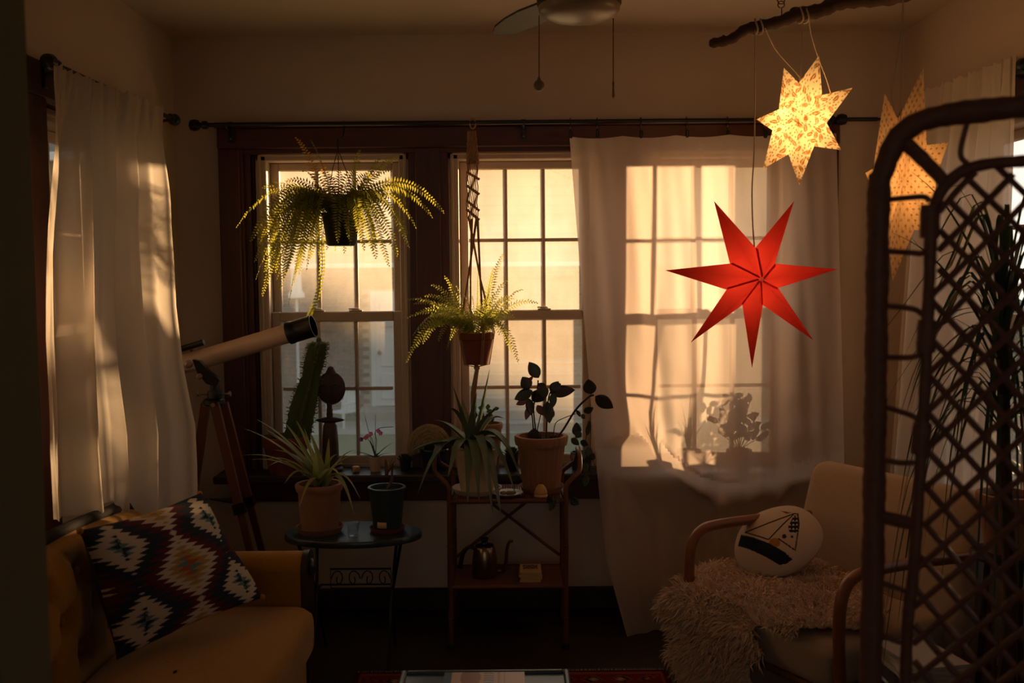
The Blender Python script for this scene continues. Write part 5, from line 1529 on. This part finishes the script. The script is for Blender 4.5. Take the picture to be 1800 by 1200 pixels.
# ---- kilim pillow
A, B_, C_, D_ = PXP(138, 932, -1.075), P(352, 866, 2.97), P(463, 1050, 2.80), PZ(204, 1160, .475)
def kilim(u, v):
    maroon, navy, cream, gold, teal, rust = (.085, .018, .022), (.020, .028, .045), (.50, .43, .34), (.36, .23, .08), (.10, .18, .19), (.36, .09, .03)
    def ser(x, y, hx, hy, n):
        # stepped diamond with serrated flanks
        d = abs(x) / hx + abs(y) / hy
        saw = abs(((y / hy) * n) % 1 - .5) * .75
        return d + saw - .36
    best = None
    for i in range(-1, 3):
        for j in range(-1, 3):
            for typ, cx, cy in ((0, .5 + .72 * i, .5 + .60 * j), (1, .5 + .36 + .72 * i, .5 + .30 + .60 * j)):
                x, y = u - cx, v - cy
                if abs(x) > .32 or abs(y) > .33: continue
                if typ == 0:
                    d = ser(x, y, .20, .25, 5.5)
                    if d < 1:
                        if d < .22: return teal if x * y > 0 else rust
                        if d < .34: return gold
                        return cream if d > .60 else gold
                else:
                    d0 = ser(x, y, .25, .27, 5)
                    d = ser(x, y, .14, .18, 4.5)
                    if d < 1:
                        if d < .18: return navy if x * y > 0 else teal
                        if d < .40: return (teal if x * y > 0 else cream) if abs(x) > .012 else navy
                        return cream
                    if d0 < 1: return navy
            for cx, cy in ((.5 + .36 + .72 * i, .5 + .60 * j), (.5 + .72 * i, .5 + .30 + .60 * j)):
                x, y = u - cx, v - cy
                if abs(x) + abs(y) < .034: return cream if y > 0 else teal
    return maroon
pn = ((B_ - A).cross(D_ - A)).normalized()
if pn.dot(CAM - A) < 0: pn = -pn
def pil_f(sgn):
    def f(u, v):
        e = (max(0, 16 * u * (1 - u) * v * (1 - v))) ** .42
        # sides pinch in a little between the corners
        iu = u + (.5 - u) * .07 * math.sin(math.pi * v); iv = v + (.5 - v) * .07 * math.sin(math.pi * u)
        p = A * (1 - iu) * (1 - iv) + B_ * iu * (1 - iv) + C_ * iu * iv + D_ * (1 - iu) * iv
        return p + pn * sgn * .062 * e + pn * .003 * math.sin(u * 14 + v * 9)
    return f
m_kilim = mat('kilim_weave', (1, 1, 1), rough=.95, attr='pattern', spec=.1)
kp = thing('kilim_pillow', (A + B_ + C_ + D_) / 4, 'square kilim pillow with serrated cream diamonds leaning in the sofa corner', 'pillow')
MB().grid(pil_f(1), 220, 220, cfn=kilim).build('front_cover', m_kilim, kp, col=True, angle=3)
MB().grid(pil_f(-1), 30, 30).build('back_cover', mat('navy_cotton', (.02, .028, .045), rough=.95), kp, angle=3)
for q, d in ((B_, B_ - D_), (C_, C_ - A), (A, A - C_)):
    d = d.normalized()
    MB().ball(q - d * .004, (.009, .009, .009), 8, 6).build('corner_tuft', mat('gold_yarn', rgb(170, 116, 50), rough=1), kp)

# ---- armchair
AH = .60
FL, FR = PZ(1212, 930, AH), PZ(1476, 1016, AH)
FL.z = FR.z = 0
sv = (FR - FL); SWD = sv.length; sv.normalize()
fv = V((sv.y, -sv.x, 0))
if fv.x > 0: fv = -fv
UPV = V((0, 0, 1))
def AC(a, b, z): return FL + sv * a - fv * b + UPV * z      # a across, b backwards from the front post
MA = Matrix((sv, -fv, UPV)).transposed().to_4x4(); MA.translation = FL
m_bent = mat('bent_beech', rgb(150, 92, 52), rgb(122, 72, 40), rough=.4, scale=8, stretch=(1, 1, 5))
m_uph = mat('cream_upholstery', rgb(188, 168, 148), rgb(174, 154, 136), rough=.95, scale=140, bump=.2, spec=.15)
chair = thing('armchair', AC(SWD / 2, .3, 0), 'low armchair with bent wooden arms and cream upholstery', 'chair')
for a in (0, SWD):
    path = spline([AC(a, .02, 0), AC(a, .01, .25), AC(a, 0, .45), AC(a, .012, .55), AC(a, .055, .592), AC(a, .13, AH), AC(a, .30, AH - .005), AC(a, .50, AH - .02), AC(a, .62, AH - .03)], 6)
    MB().tube(path, .021, 12, flat=.8).build('arm', m_bent, chair)
    MB().tube([AC(a, .72, 0), AC(a, .66, .30), AC(a, .60, .60)], .018, 10).build('rear_leg', m_bent, chair)
    MB().tube([AC(a, .02, .26), AC(a, .66, .22)], .015, 8).build('side_rail', m_bent, chair)
MB().tube([AC(0, .03, .25), AC(SWD, .03, .25)], .015, 8).build('front_rail', m_bent, chair)
slab(MB(), (.022, -.01), (SWD - .022, .56), .265, .395, .05, .035, .025, M=MA).build('seat_cushion', m_uph, chair)
tilt = math.radians(-17)
MBk = MA @ Matrix.Translation((SWD / 2, .46, .33)) @ Matrix.Rotation(tilt, 4, 'X')
def bk(p): return p
b = MB()
# back slab built lying down, stood up
Mst = MBk @ Matrix.Rotation(math.pi / 2, 4, 'X')
slab(b, (-SWD / 2 - .05, -.02), (SWD / 2 + .02, .465), -.13, -.01, .06, .04, .02, M=Mst)
b.build('backrest', m_uph, chair)
# ---- sheepskin over the seat
m_fleece = mat('fleece', rgb(232, 208, 184), rgb(210, 184, 160), rough=1, scale=30, island=.12, spec=.05)
skin = thing('sheepskin', AC(.2, .15, .42), 'shaggy cream sheepskin spread over the armchair seat and hanging down its front', 'rug')
def SK(a, b):            # b: from 0.50 (rear) to 0 (front edge), negative hangs down
    if b > .02: return AC(a, b - .02, .425 + .02 * math.sin(a * 7) * .5), V((0, 0, 1))
    t = .02 - b
    ang = min(1.35, t / .06)
    dz = .06 * math.sin(ang) if t < .081 else .0585 + (t - .081)
    fwdd = .06 * (1 - math.cos(ang)) * .75
    return AC(a, -fwdd - .02, .425 - dz * .9), (fv * math.sin(ang) + UPV * math.cos(ang)).normalized()
def inside(a, b):
    x = (a - .225) / .315; y = (b - .12) / .40
    th = math.atan2(y, x)
    lim = 1 + .10 * math.sin(3 * th + .5) + .07 * math.sin(7 * th)
    if b < -.02: x2 = (a - (.14 + .12 * (-b) )) / (.235 - .10 * min(1, -b * 2)); return abs(x2) < 1 + .12 * math.sin(b * 40) and b > -.36
    return x * x + y * y < lim * lim
pel = MB()
na_, nb_ = 44, 60
ok = {}
vs = []; fs = []
for i in range(na_ + 1):
    for j in range(nb_ + 1):
        a = lerp(-.13, .60, i / na_); b_ = lerp(-.38, .52, j / nb_)
        p, n_ = SK(a, b_); vs.append(p); ok[i, j] = inside(a, b_)
for i in range(na_):
    for j in range(nb_):
        if ok[i, j] and ok[i + 1, j] and ok[i, j + 1] and ok[i + 1, j + 1]:
            fs.append((i * (nb_ + 1) + j, (i + 1) * (nb_ + 1) + j, (i + 1) * (nb_ + 1) + j + 1, i * (nb_ + 1) + j + 1))
used = sorted({k for f in fs for k in f}); ren = {k: q for q, k in enumerate(used)}
pel.add([vs[k] for k in used], [tuple(ren[k] for k in f) for f in fs]).build('hide', m_fleece, skin, solid=.008)
fl_ = MB(); cnt = 0
while cnt < 15000:
    a, b_ = R.uniform(-.13, .60), R.uniform(-.38, .52)
    if not inside(a, b_): continue
    cnt += 1
    p, n_ = SK(a, b_)
    out_ = (sv * (a - .2) - fv * (b_ - .12) * 1.0); out_.z = 0
    cl_ = V((math.sin(a * 23 + b_ * 17), math.cos(a * 19 - b_ * 29), 0)) * .5
    d = (n_ * .75 + out_ * .9 + cl_ + V((R.gauss(0, .35), R.gauss(0, .35), -.25 + R.gauss(0, .2)))).normalized()
    L = R.uniform(.028, .05)
    w_ = d.cross(V((R.uniform(-1, 1), R.uniform(-1, 1), R.uniform(-1, 1)))).normalized() * R.uniform(.0018, .0032)
    m1_ = p + d * L * .5 + n_ * .006; e = p + d * L - V((0, 0, .008))
    fl_.add([p - w_, p + w_, m1_ - w_ * .8, m1_ + w_ * .8, e], [(0, 1, 3, 2), (2, 3, 4)])
o = fl_.build('fleece', m_fleece, skin, False); o['kind'] = 'stuff'
# ---- round sailboat pillow
pn2 = V((-.45, -.42, .79)).normalized()
pcn = P(1367, 951, 3.27)
e1 = pn2.cross(V((0, 0, 1))).normalized(); e1 = -e1 if e1.dot(cr) < 0 else e1
e2 = pn2.cross(e1); e2 = -e2 if e2.z < 0 else e2
def segd(x, y, a, b):
    dx, dy = b[0] - a[0], b[1] - a[1]; t = max(0, min(1, ((x - a[0]) * dx + (y - a[1]) * dy) / (dx * dx + dy * dy)))
    return math.hypot(x - a[0] - dx * t, y - a[1] - dy * t)
def inpoly(x, y, pl):
    c = False
    for i in range(len(pl)):
        (x1, y1), (x2, y2) = pl[i - 1], pl[i]
        if (y1 > y) != (y2 > y) and x < (x2 - x1) * (y - y1) / (y2 - y1) + x1: c = not c
    return c
HULL = [(195, 510), (380, 550), (620, 640), (850, 770), (970, 880), (880, 950), (770, 965), (560, 840), (330, 735), (145, 680)]
SAIL = [((1000, 190), (620, 330)), ((620, 330), (260, 475)), ((260, 475), (610, 580)), ((610, 580), (830, 350)), ((830, 350), (1000, 190)), ((1000, 190), (1050, 200)), ((1050, 200), (1068, 350)), ((1068, 350), (1010, 745)), ((1010, 745), (760, 570))]
BAND = [(985, 225), (1050, 215), (1062, 350), (1035, 480), (920, 470), (905, 380)]
def boat(p):
    px, py = proj(p); x, y = (px - 1280) * 8.572, (py - 880) * 8.572
    base, line, navy, rust, red = (.52, .42, .33), (.05, .03, .03), (.014, .022, .040), (.36, .17, .06), (.22, .03, .03)
    if inpoly(x, y, HULL): return navy
    for a, b_ in SAIL:
        if segd(x, y, a, b_) < 10: return line
    if inpoly(x, y, [(790, 150), (965, 180), (880, 195)]): return red
    if inpoly(x, y, BAND) and (y % 62) < 48 + 14 * math.sin(x * .12): return navy
    if math.hypot(x - 845, y - 535) < 34 or math.hypot(x - 962, y - 540) < 20: return line
    if math.hypot(x - 700, (y - 630) * 1.2) < 85: return rust
    return base
def rp_(sgn):
    def f(u, v):
        r_ = v; a = 2 * math.pi * u
        h = .058 * (1 - r_ ** 2.4) ** .6
        k = .150 * (1 + .012 * math.sin(5 * a))
        return pcn + (e1 * math.cos(a) + e2 * math.sin(a)) * k * r_ + pn2 * sgn * h
    return f
rpil = thing('round_pillow', pcn, 'round cream pillow with a stitched sailboat resting on the armchair', 'pillow')
f_ = rp_(1)
MB().grid(f_, 220, 90, cfn=lambda u, v: boat(f_(u, v))).build('front_cover', mat('boucle_print', (1, 1, 1), rough=1, attr='pattern', spec=.1), rpil, col=True, angle=3)
MB().grid(rp_(-1), 48, 14).build('back_cover', m_uph, rpil, angle=3)

# ---- rug and coffee table
RY_ = PZ(1100, 1181, 0).y
def rugc(u, v):
    x, y = u * 1.125, v * 2.1
    red, dk, nv, tan, rust = (.12, .016, .014), (.05, .008, .010), (.012, .016, .028), (.28, .18, .10), (.22, .05, .03)
    d = min(x, 1.125 - x, y, 2.1 - y)
    s = x if min(y, 2.1 - y) < min(x, 1.125 - x) else y
    if d < .02: return dk
    if d < .032: return rust
    if d < .13:
        k = (s / .10) % 1 - .5; q = (d - .08) / .05
        if abs(k) * 2 + abs(q) < .35: return tan
        if abs(k) * 2 + abs(q) < .62: return nv
        if abs(k) * 2 + abs(q) < .8: return rust
        return red
    if d < .15: return nv
    if d < .165: return tan
    k, q = (x / .3) % 1 - .5, (y / .3) % 1 - .5
    r_ = abs(k) + abs(q)
    return tan if r_ < .12 else nv if r_ < .26 else rust if r_ < .33 else red
rug = MB().grid(lambda u, v: V((lerp(-.575, .55, u), lerp(RY_, RY_ - 2.1, v), .008)), 130, 210, cfn=rugc)
rg = thing('rug', (0, RY_ - 1, 0), 'dark red patterned rug on the floor in front of the cart', 'rug')
rug.build('pile', mat('rug_pile', (1, 1, 1), rough=1, attr='pattern', spec=.05), rg, col=True)
MB().box((-.575, RY_ - 2.1, 0), (.55, RY_, .0075)).build('backing', mat('rug_backing', (.06, .02, .015), rough=1), rg, False)
fr2 = MB()
for i in range(142):
    x = -.57 + i * .00784
    p = V((x, RY_, .005)); fr2.add([p + V((-.002, 0, 0)), p + V((.002, 0, 0)), p + V((R.uniform(-.006, .006), .035, -.003))], [(0, 1, 2)])
o = fr2.build('fringe', m_cord, rg, False); o['kind'] = 'stuff'
TZ2 = .42
ta, tb_ = PZ(706, 1177, TZ2), PZ(1000, 1177, TZ2)
m_tray = mat('grey_teal_lacquer', rgb(70, 92, 98), rgb(54, 76, 82), rough=.3, scale=5, spec=.5)
tbl = thing('coffee_table', ((ta.x + tb_.x) / 2, ta.y - .5, .008), 'narrow grey teal coffee table with a raised rim', 'table')
x0, x1, y1, y0 = ta.x, tb_.x, ta.y, ta.y - 1.0
MB().box((x0 + .012, y0 + .012, TZ2 - .03), (x1 - .012, y1 - .012, TZ2 - .008), .003).build('tabletop', m_tray, tbl, False)
for lo, hi in (((x0, y0, TZ2 - .05), (x0 + .014, y1, TZ2)), ((x1 - .014, y0, TZ2 - .05), (x1, y1, TZ2)), ((x0 + .014, y1 - .014, TZ2 - .05), (x1 - .014, y1, TZ2)), ((x0 + .014, y0, TZ2 - .05), (x1 - .014, y0 + .014, TZ2))):
    MB().box(lo, hi, .004).build('rim', m_tray, tbl, False)
for x in (x0 + .03, x1 - .03):
    for y in (y0 + .04, y1 - .04): MB().box((x - .018, y - .018, .008), (x + .018, y + .018, TZ2 - .03), .004).build('leg', m_darkw, tbl, False)
mgx0, mgx1 = PZ(782, 1180, TZ2).x, PZ(922, 1180, TZ2).x
def magc(u, v):
    if u < .10: return (.02, .09, .16)
    if u < .5:
        return (.34, .16, .12) if math.hypot((u - .33) * 2, (v - .12) * 1.2) < .25 else (.62, .42, .32)
    if v < .3 and u < .62: return (.16, .22, .24) if (int(v * 60) % 3) else (.6, .44, .34)
    return (.58, .40, .31) if not (u < .76 and int(u * 40) % 3 == 0 and v < .5) else (.35, .24, .18)
mg = thing('magazine', ((mgx0 + mgx1) / 2, y1 - .14, TZ2 - .008), 'glossy magazine with a tan photo cover lying on the coffee table', 'magazine')
MB().box((mgx0, y1 - .30, TZ2 - .008), (mgx1, y1 - .016, TZ2 - .002), .001).build('pages', m_paper, mg, False)
MB().grid(lambda u, v: V((lerp(mgx0, mgx1, u), lerp(y1 - .016, y1 - .30, v), TZ2 - .0012)), 80, 80, cfn=magc).build('cover', mat('magazine_cover', (1, 1, 1), rough=.35, attr='pattern'), mg, False, col=True)

# ---- rattan screen in the near right
m_rat = mat('rattan', rgb(128, 78, 61), rgb(92, 57, 46), rough=.6, scale=40, stretch=(1, 1, 3), bump=.3)
S0 = P(1537, 600, 1.50)
sdir = V((math.cos(math.radians(-33)), math.sin(math.radians(-33)), 0)); sn = V((sdir.y, -sdir.x, 0))
if sn.dot(CAM - S0) < 0: sn = -sn
def SP(px, py, off=0): return PPL(px, py, S0, sn) + sn * off
def uz(p): return ((p - S0).dot(sdir), p.z)
def SU(u, z, off=0): q = S0 + sdir * u + sn * off; q.z = z; return q
UM = .34                       # half of the panel's width; the far half mirrors the near one
scr = thing('rattan_screen', SU(UM, 0), 'wound rattan screen with a diagonal lattice standing in the near right', 'screen')
ot = [uz(SP(*q)) for q in ((1544, 372), (1552, 305), (1574, 250), (1610, 217), (1664, 202), (1732, 194), (1800, 187))]
it = [uz(SP(*q)) for q in ((1634, 470), (1638, 385), (1653, 338), (1684, 306), (1722, 291), (1800, 283))]
il = [uz(SP(*q)) for q in ((1592, 1180), (1606, 1000), (1616, 850), (1625, 700))]
u_out = ot[0][0]
def mirror(l): return [(2 * UM - u, z) for u, z in l[::-1]]
outer = [(u_out - .004, 0), (u_out - .002, .5), (u_out, 1.0)] + ot
outer = [q for q in outer if q[0] < UM] ; outer = outer + mirror(outer)
inner = [(il[0][0] + .002, .26)] + il + it
inner = [q for q in inner if q[0] < UM]; inner = inner + mirror(inner)
def wound(pts, r, name, seg=12, step=5, parent=None):
    sp_ = spline([SU(u, z) for u, z in pts], step)
    # resample, with the low ridges of the winding cane
    out = [sp_[0]]; d_ = .012; acc = 0
    for a, b_ in zip(sp_, sp_[1:]):
        L = (b_ - a).length; t = d_ - acc
        while t < L: out.append(a.lerp(b_, t / L)); t += d_
        acc = L - (t - d_)
    return MB().tube(out, [r * (1 + (.05 if i % 2 else -.02) + .05 * math.sin(i * .7)) for i in range(len(out))], seg).build(name, m_rat, parent or scr)
wound(outer, .0165, 'outer_frame')
wound(inner, .0085, 'inner_frame', 10)
for sgn in (0, 1):
    a, b_ = uz(SP(1588, 248)), uz(SP(1665, 325))
    l = [a, ((a[0] + b_[0]) / 2, (a[1] + b_[1]) / 2 + .002), b_]
    if sgn: l = mirror(l)
    wound(l, .010, 'corner_brace', 8)
    for ps_ in (((1558, 351), (1600, 347), (1625, 346), (1634, 354)), ((1556, 441), (1600, 444), (1621, 445), (1630, 434)), ((1553, 537), (1606, 543), (1626, 558)), ((1553, 628), (1600, 628), (1622, 622)), ((1548, 713), (1600, 729), (1622, 744)), ((1545, 806), (1580, 813), (1614, 813)), ((1533, 1019), (1591, 1038), (1606, 1044)), ((1528, 1106), (1580, 1128), (1600, 1120)), ((1703, 206), (1688, 268), (1701, 288))):
        l = [uz(SP(*q)) for q in ps_]
        if sgn: l = mirror(l)
        MB().tube(spline([SU(u, z) for u, z in l], 5), .0042, 8).build('spacer', m_rat, scr)
    l = [uz(SP(1535, 905)), uz(SP(1612, 922))]
    if sgn: l = mirror(l)
    wound([l[0], ((l[0][0] + l[1][0]) / 2, (l[0][1] + l[1][1]) / 2), l[1]], .010, 'cross_bar', 8)
    for pa, pb in (((1635, 360), (1633, 432)), ((1630, 562), (1627, 622)), ((1622, 742), (1616, 812))):
        l = [uz(SP(*pa)), uz(SP(*pb))]
        if sgn: l = mirror(l)
        wound([l[0], ((l[0][0] + l[1][0]) / 2, (l[0][1] + l[1][1]) / 2), l[1]], .013, 'binding', 10)
# lattice strips, clipped to the inner frame
zlo, zhi = .27, it[-1][1]
left_tab = sorted([(z, u) for u, z in [(il[0][0], .26)] + il + it[:3]])
def uleft(z): return interp(left_tab, z)
def ztop(u):
    u = u if u <= UM else 2 * UM - u
    tb3 = sorted([(u_, z) for u_, z in it])
    return interp(tb3, u)
def in_lat(u, z):
    um = u if u <= UM else 2 * UM - u
    return zlo < z < ztop(u) and um > uleft(z)
slope, pitch_ = 1.10, .056
for fam in (1, -1):
    k0 = -30
    for k in range(-40, 60):
        c = .3 + k * pitch_
        run = []
        u = -.02
        while u < 2 * UM + .02:
            z = c + fam * slope * (u - (0 if fam > 0 else 0))
            if in_lat(u, z): run.append((u, z))
            u += .012
        if len(run) < 3: continue
        bow = .004 * math.sin(k * 2.3)
        pts = [SU(u, z + bow * math.sin(math.pi * i / len(run)), fam * .0035) for i, (u, z) in enumerate(run)]
        MB().tube(pts[::2] if len(pts) > 5 else pts, .0052, 6).build('strip', m_rat, scr)

# ---- what stands behind the screen
m_palm = leafmat('palm_leaf', (.045, .075, .035), (.03, .055, .025), .2)
pb3 = V((1.255, 2.50, 0))
palm = thing('potted_palm', pb3, 'tall thin-leaved palm in a cream pot behind the rattan screen', 'houseplant')
pot(palm, pb3, .10, .135, .26, m_cream, rim=.03, rimout=.008)
cz = 1.36
MB().tube([pb3 + V((0, 0, .24)), pb3 + V((.012, -.01, .6)), pb3 + V((-.012, .0, 1.0)), pb3 + V((-.02, 0, cz))], [.022, .018, .016, .014], 9).build('trunk', mat('palm_trunk', rgb(84, 66, 48), rgb(60, 46, 34), rough=1, scale=20, bump=.4), palm)
cro = pb3 + V((-.02, 0, cz))
for i in range(70):
    a = i * 2.39996; k = i / 70
    reach = R.uniform(.26, .46); up = lerp(-.10, .30, k) + R.uniform(-.08, .08)
    drop = lerp(.62, .10, k) * R.uniform(.7, 1.15)
    d = V((math.cos(a), math.sin(a), 0))
    if d.x > .2: reach *= .55
    if d.x < -.4: reach *= .72
    b0 = cro - V((0, 0, (1 - k) * .35))
    tip = b0 + d * reach + V((0, 0, up - drop))
    pts = [b0, b0 + d * reach * .35 + V((0, 0, max(up, 0) * .7 + .08)), b0 + d * reach * .78 + V((0, 0, up * .6 - drop * .25)), tip]
    strap(palm, pts, R.uniform(.0045, .0065), m_palm, .3, n=12)
for px, py, y_ in ((1562, 406, 2.35), (1600, 300, 2.4), (1592, 640, 2.35), (1600, 735, 2.3), (1604, 690, 2.4), (1640, 770, 2.3), (1612, 610, 2.2)):
    strap(palm, arch(cro - V((0, 0, R.uniform(0, .2))), P(px, py, y_), .12), .005, m_palm, .3, n=12)
pst = V((1.43, 2.84, 0))
stn = thing('plant_stand', pst, 'slim dark wooden plant stand between the armchair and the palm', 'plant stand')
MB().lathe([(0, .60), (.095, .60), (.10, .61), (.095, .622), (0, .622)], pst, 24).build('top', m_darkw, stn)
for k in range(3):
    a = 2.1 * k + .4; MB().tube([pst + V((.08 * math.cos(a), .08 * math.sin(a), 0)), pst + V((.05 * math.cos(a), .05 * math.sin(a), .605))], .009, 8).build('leg', m_darkw, stn)
tv = thing('terracotta_pot', pst + V((0, 0, .622)), 'weathered terracotta pot on the slim stand behind the screen', 'pot')
pot(tv, pst + V((0, 0, .622)), .060, .080, .17, m_terra, rim=.035, rimout=.007)
stl = PZ(1605, 1150, .46)
sx_, sy_ = stl.x + .02, stl.y - .02
sto = thing('side_table', (sx_, sy_, 0), 'small dark side table holding books beside the armchair', 'table')
MB().box((sx_ - .12, sy_ - .11, .405), (sx_ + .10, sy_ + .11, .425), .004).build('tabletop', m_darkw, sto, False)
for x in (-.10, .08):
    for y in (-.09, .09): MB().tube([(sx_ + x, sy_ + y, 0), (sx_ + x, sy_ + y, .406)], .010, 8).build('leg', m_darkw, sto)
for i in range(4):
    z = .425 + i * .012
    M = Matrix.Translation((sx_ - .01, sy_, z)) @ Matrix.Rotation((.1, -.15, .05, .22)[i], 4, 'Z')
    t = thing('book', M.translation, ('bottom white book of the pile on the small side table', 'second white book up in the pile on the side table', 'third white book up in the pile on the side table', 'top white book of the pile on the small side table')[i], 'book', 'books on the side table')
    MB().box((-.068, -.092, .0015), (.070, .092, .0105), .001, M=M).build('pages', m_plate, t, False)
    MB().box((-.070, -.095, 0), (.072, .095, .0015), M=M).box((-.070, -.095, .0105), (.072, .095, .012), M=M).box((.070, -.095, .0015), (.072, .095, .0105), M=M).build('cover', m_plate, t, False)

# ================================================================== TELESCOPE
m_tube = mat('telescope_white', rgb(206, 178, 158), rgb(198, 170, 150), rough=.35, scale=5)
m_leg = mat('tripod_wood', rgb(112, 64, 40), rgb(84, 46, 30), rough=.4, scale=7, stretch=(4, 4, .8))
ta_, tb3_ = P(304, 646, 3.84), P(509, 585, 3.80)
hub = P(376, 700, 3.74)
tel = thing('telescope', (hub.x, hub.y, 0), 'white refractor telescope with a black dew cap on a wooden tripod beside the left window', 'telescope')
td = (tb3_ - ta_).normalized()
tback = ta_ + td * .012
MT = td.to_track_quat('Z', 'Y').to_matrix().to_4x4()
LT = (tb3_ - tback).length
MB().lathe([(0, 0), (.036, 0), (.037, .002), (.037, LT), (.034, LT), (0, LT - .002)], tback, 32, M=MT).build('tube', m_tube, tel)
MB().lathe([(.038, -.006), (.044, -.004), (.044, .012), (.042, .016), (.042, .086), (.044, .09), (.044, .098), (.040, .098), (.040, .01), (0, .008)], tb3_, 32, M=MT).build('dew_cap', m_rod, tel)
MB().lathe([(0, -.035), (.018, -.035), (.019, -.004), (.030, 0), (.042, .004), (.042, .012)], tback, 24, M=MT).build('focuser', m_rod, tel)
fs_ = tback + td * .03 + V((0, 0, .062))
MB().tube([fs_ - td * .02, fs_ + td * .09], .012, 12).tube([tback + td * .02 + V((0, 0, .04)), fs_ - td * .01], .006, 8).tube([tback + td * .07 + V((0, 0, .04)), fs_ + td * .03], .006, 8).build('finder', m_rod, tel)
k1, k2, k3 = P(333, 640, 3.72), P(353, 660, 3.73), P(378, 676, 3.74)
MB().prism([P(338, 632, 3.70), P(350, 634, 3.70), P(366, 652, 3.70), P(386, 668, 3.70), P(380, 680, 3.70), P(362, 674, 3.70), P(346, 654, 3.70)], (0, .03, 0)).build('yoke', m_rod, tel, False)
MB().lathe([(.026, -.02), (.030, .0), (.026, .012)], P(378, 692, 3.74), 16).lathe([(.018, .012), (.018, .032)], P(378, 692, 3.74), 14).build('azimuth_block', m_rod, tel)
m_knob = mat('knob_metal', rgb(170, 150, 130), rough=.35, metal=.8)
RXm = Matrix.Rotation(math.pi / 2, 4, 'X')
for px, py, r_ in ((332, 640, .016), (352, 661, .011)):
    MB().lathe([(0, 0), (r_, 0), (r_, .012), (r_ * .6, .016), (0, .016)], P(px, py, 3.695), 14, M=RXm).build('knob', m_knob, tel)
for px, s_ in ((347, -1), (402, 1)):
    q = P(px, 692, 3.73)
    MB().tube([hub + V((0, 0, .015)), q], .004, 6).lathe([(0, 0), (.010, 0), (.010, .008), (0, .008)], q, 10, M=Matrix.Rotation(math.pi / 2, 4, 'Y')).build('adjusting_screw', m_knob, tel)
MB().lathe([(.036, -.016), (.040, -.012), (.040, .004), (.030, .010)], P(376, 704, 3.74), 18).build('hub', m_rod, tel)
def bar(a, b, w_, d_):
    ax = (b - a).normalized(); s_ = ax.cross(V((0, 1, 0))).normalized(); u_ = s_.cross(ax)
    vs = [p + s_ * x * w_ + u_ * y * d_ for p in (a, b) for x, y in ((-1, -1), (1, -1), (1, 1), (-1, 1))]
    return vs, [(0, 3, 2, 1), (4, 5, 6, 7), (0, 1, 5, 4), (1, 2, 6, 5), (2, 3, 7, 6), (3, 0, 4, 7)]
tops = (P(362, 708, 3.75), P(377, 708, 3.71), P(393, 708, 3.76))
feet = (PZ(304, 1112, 0), PZ(484, 1160, 0), PZ(497, 1112, 0))
mids = []
for a, f2 in zip(tops, feet):
    md = a.lerp(f2, .40); mids.append(md)
    off = (f2 - a).normalized().cross(V((0, 1, 0))).normalized() * .013
    lg = MB()
    lg.add(*bar(a, a.lerp(f2, .42), .0165, .010))
    g_ = lg.build('leg', m_leg, tel, False)
    MB().add(*bar(a.lerp(f2, .36), f2 + V((0, 0, .02)), .0125, .007)).build('lower_leg', m_leg, g_, False)
    cl_ = MB().add(*bar(a.lerp(f2, .39), a.lerp(f2, .43), .021, .016)); cl_.build('clamp', m_rod, g_, False)
    MB().add(*bar(a.lerp(f2, .985), f2, .015, .010)).build('foot', m_rod, g_, False)
    MB().lathe([(0, 0), (.008, 0), (.008, .006), (0, .006)], a + V((0, -.014, -.005)), 10, M=RXm).build('bolt', m_knob, g_)
cen = (mids[0] + mids[1] + mids[2]) / 3
MB().prism([cen + (mids[k] - cen) * .55 for k in range(3)], (0, 0, .006)).build('tray', m_rod, tel, False)
for md in mids: MB().tube([cen + (md - cen) * .4 + V((0, 0, .003)), md], .0035, 6).build('spreader_arm', m_rod, tel)
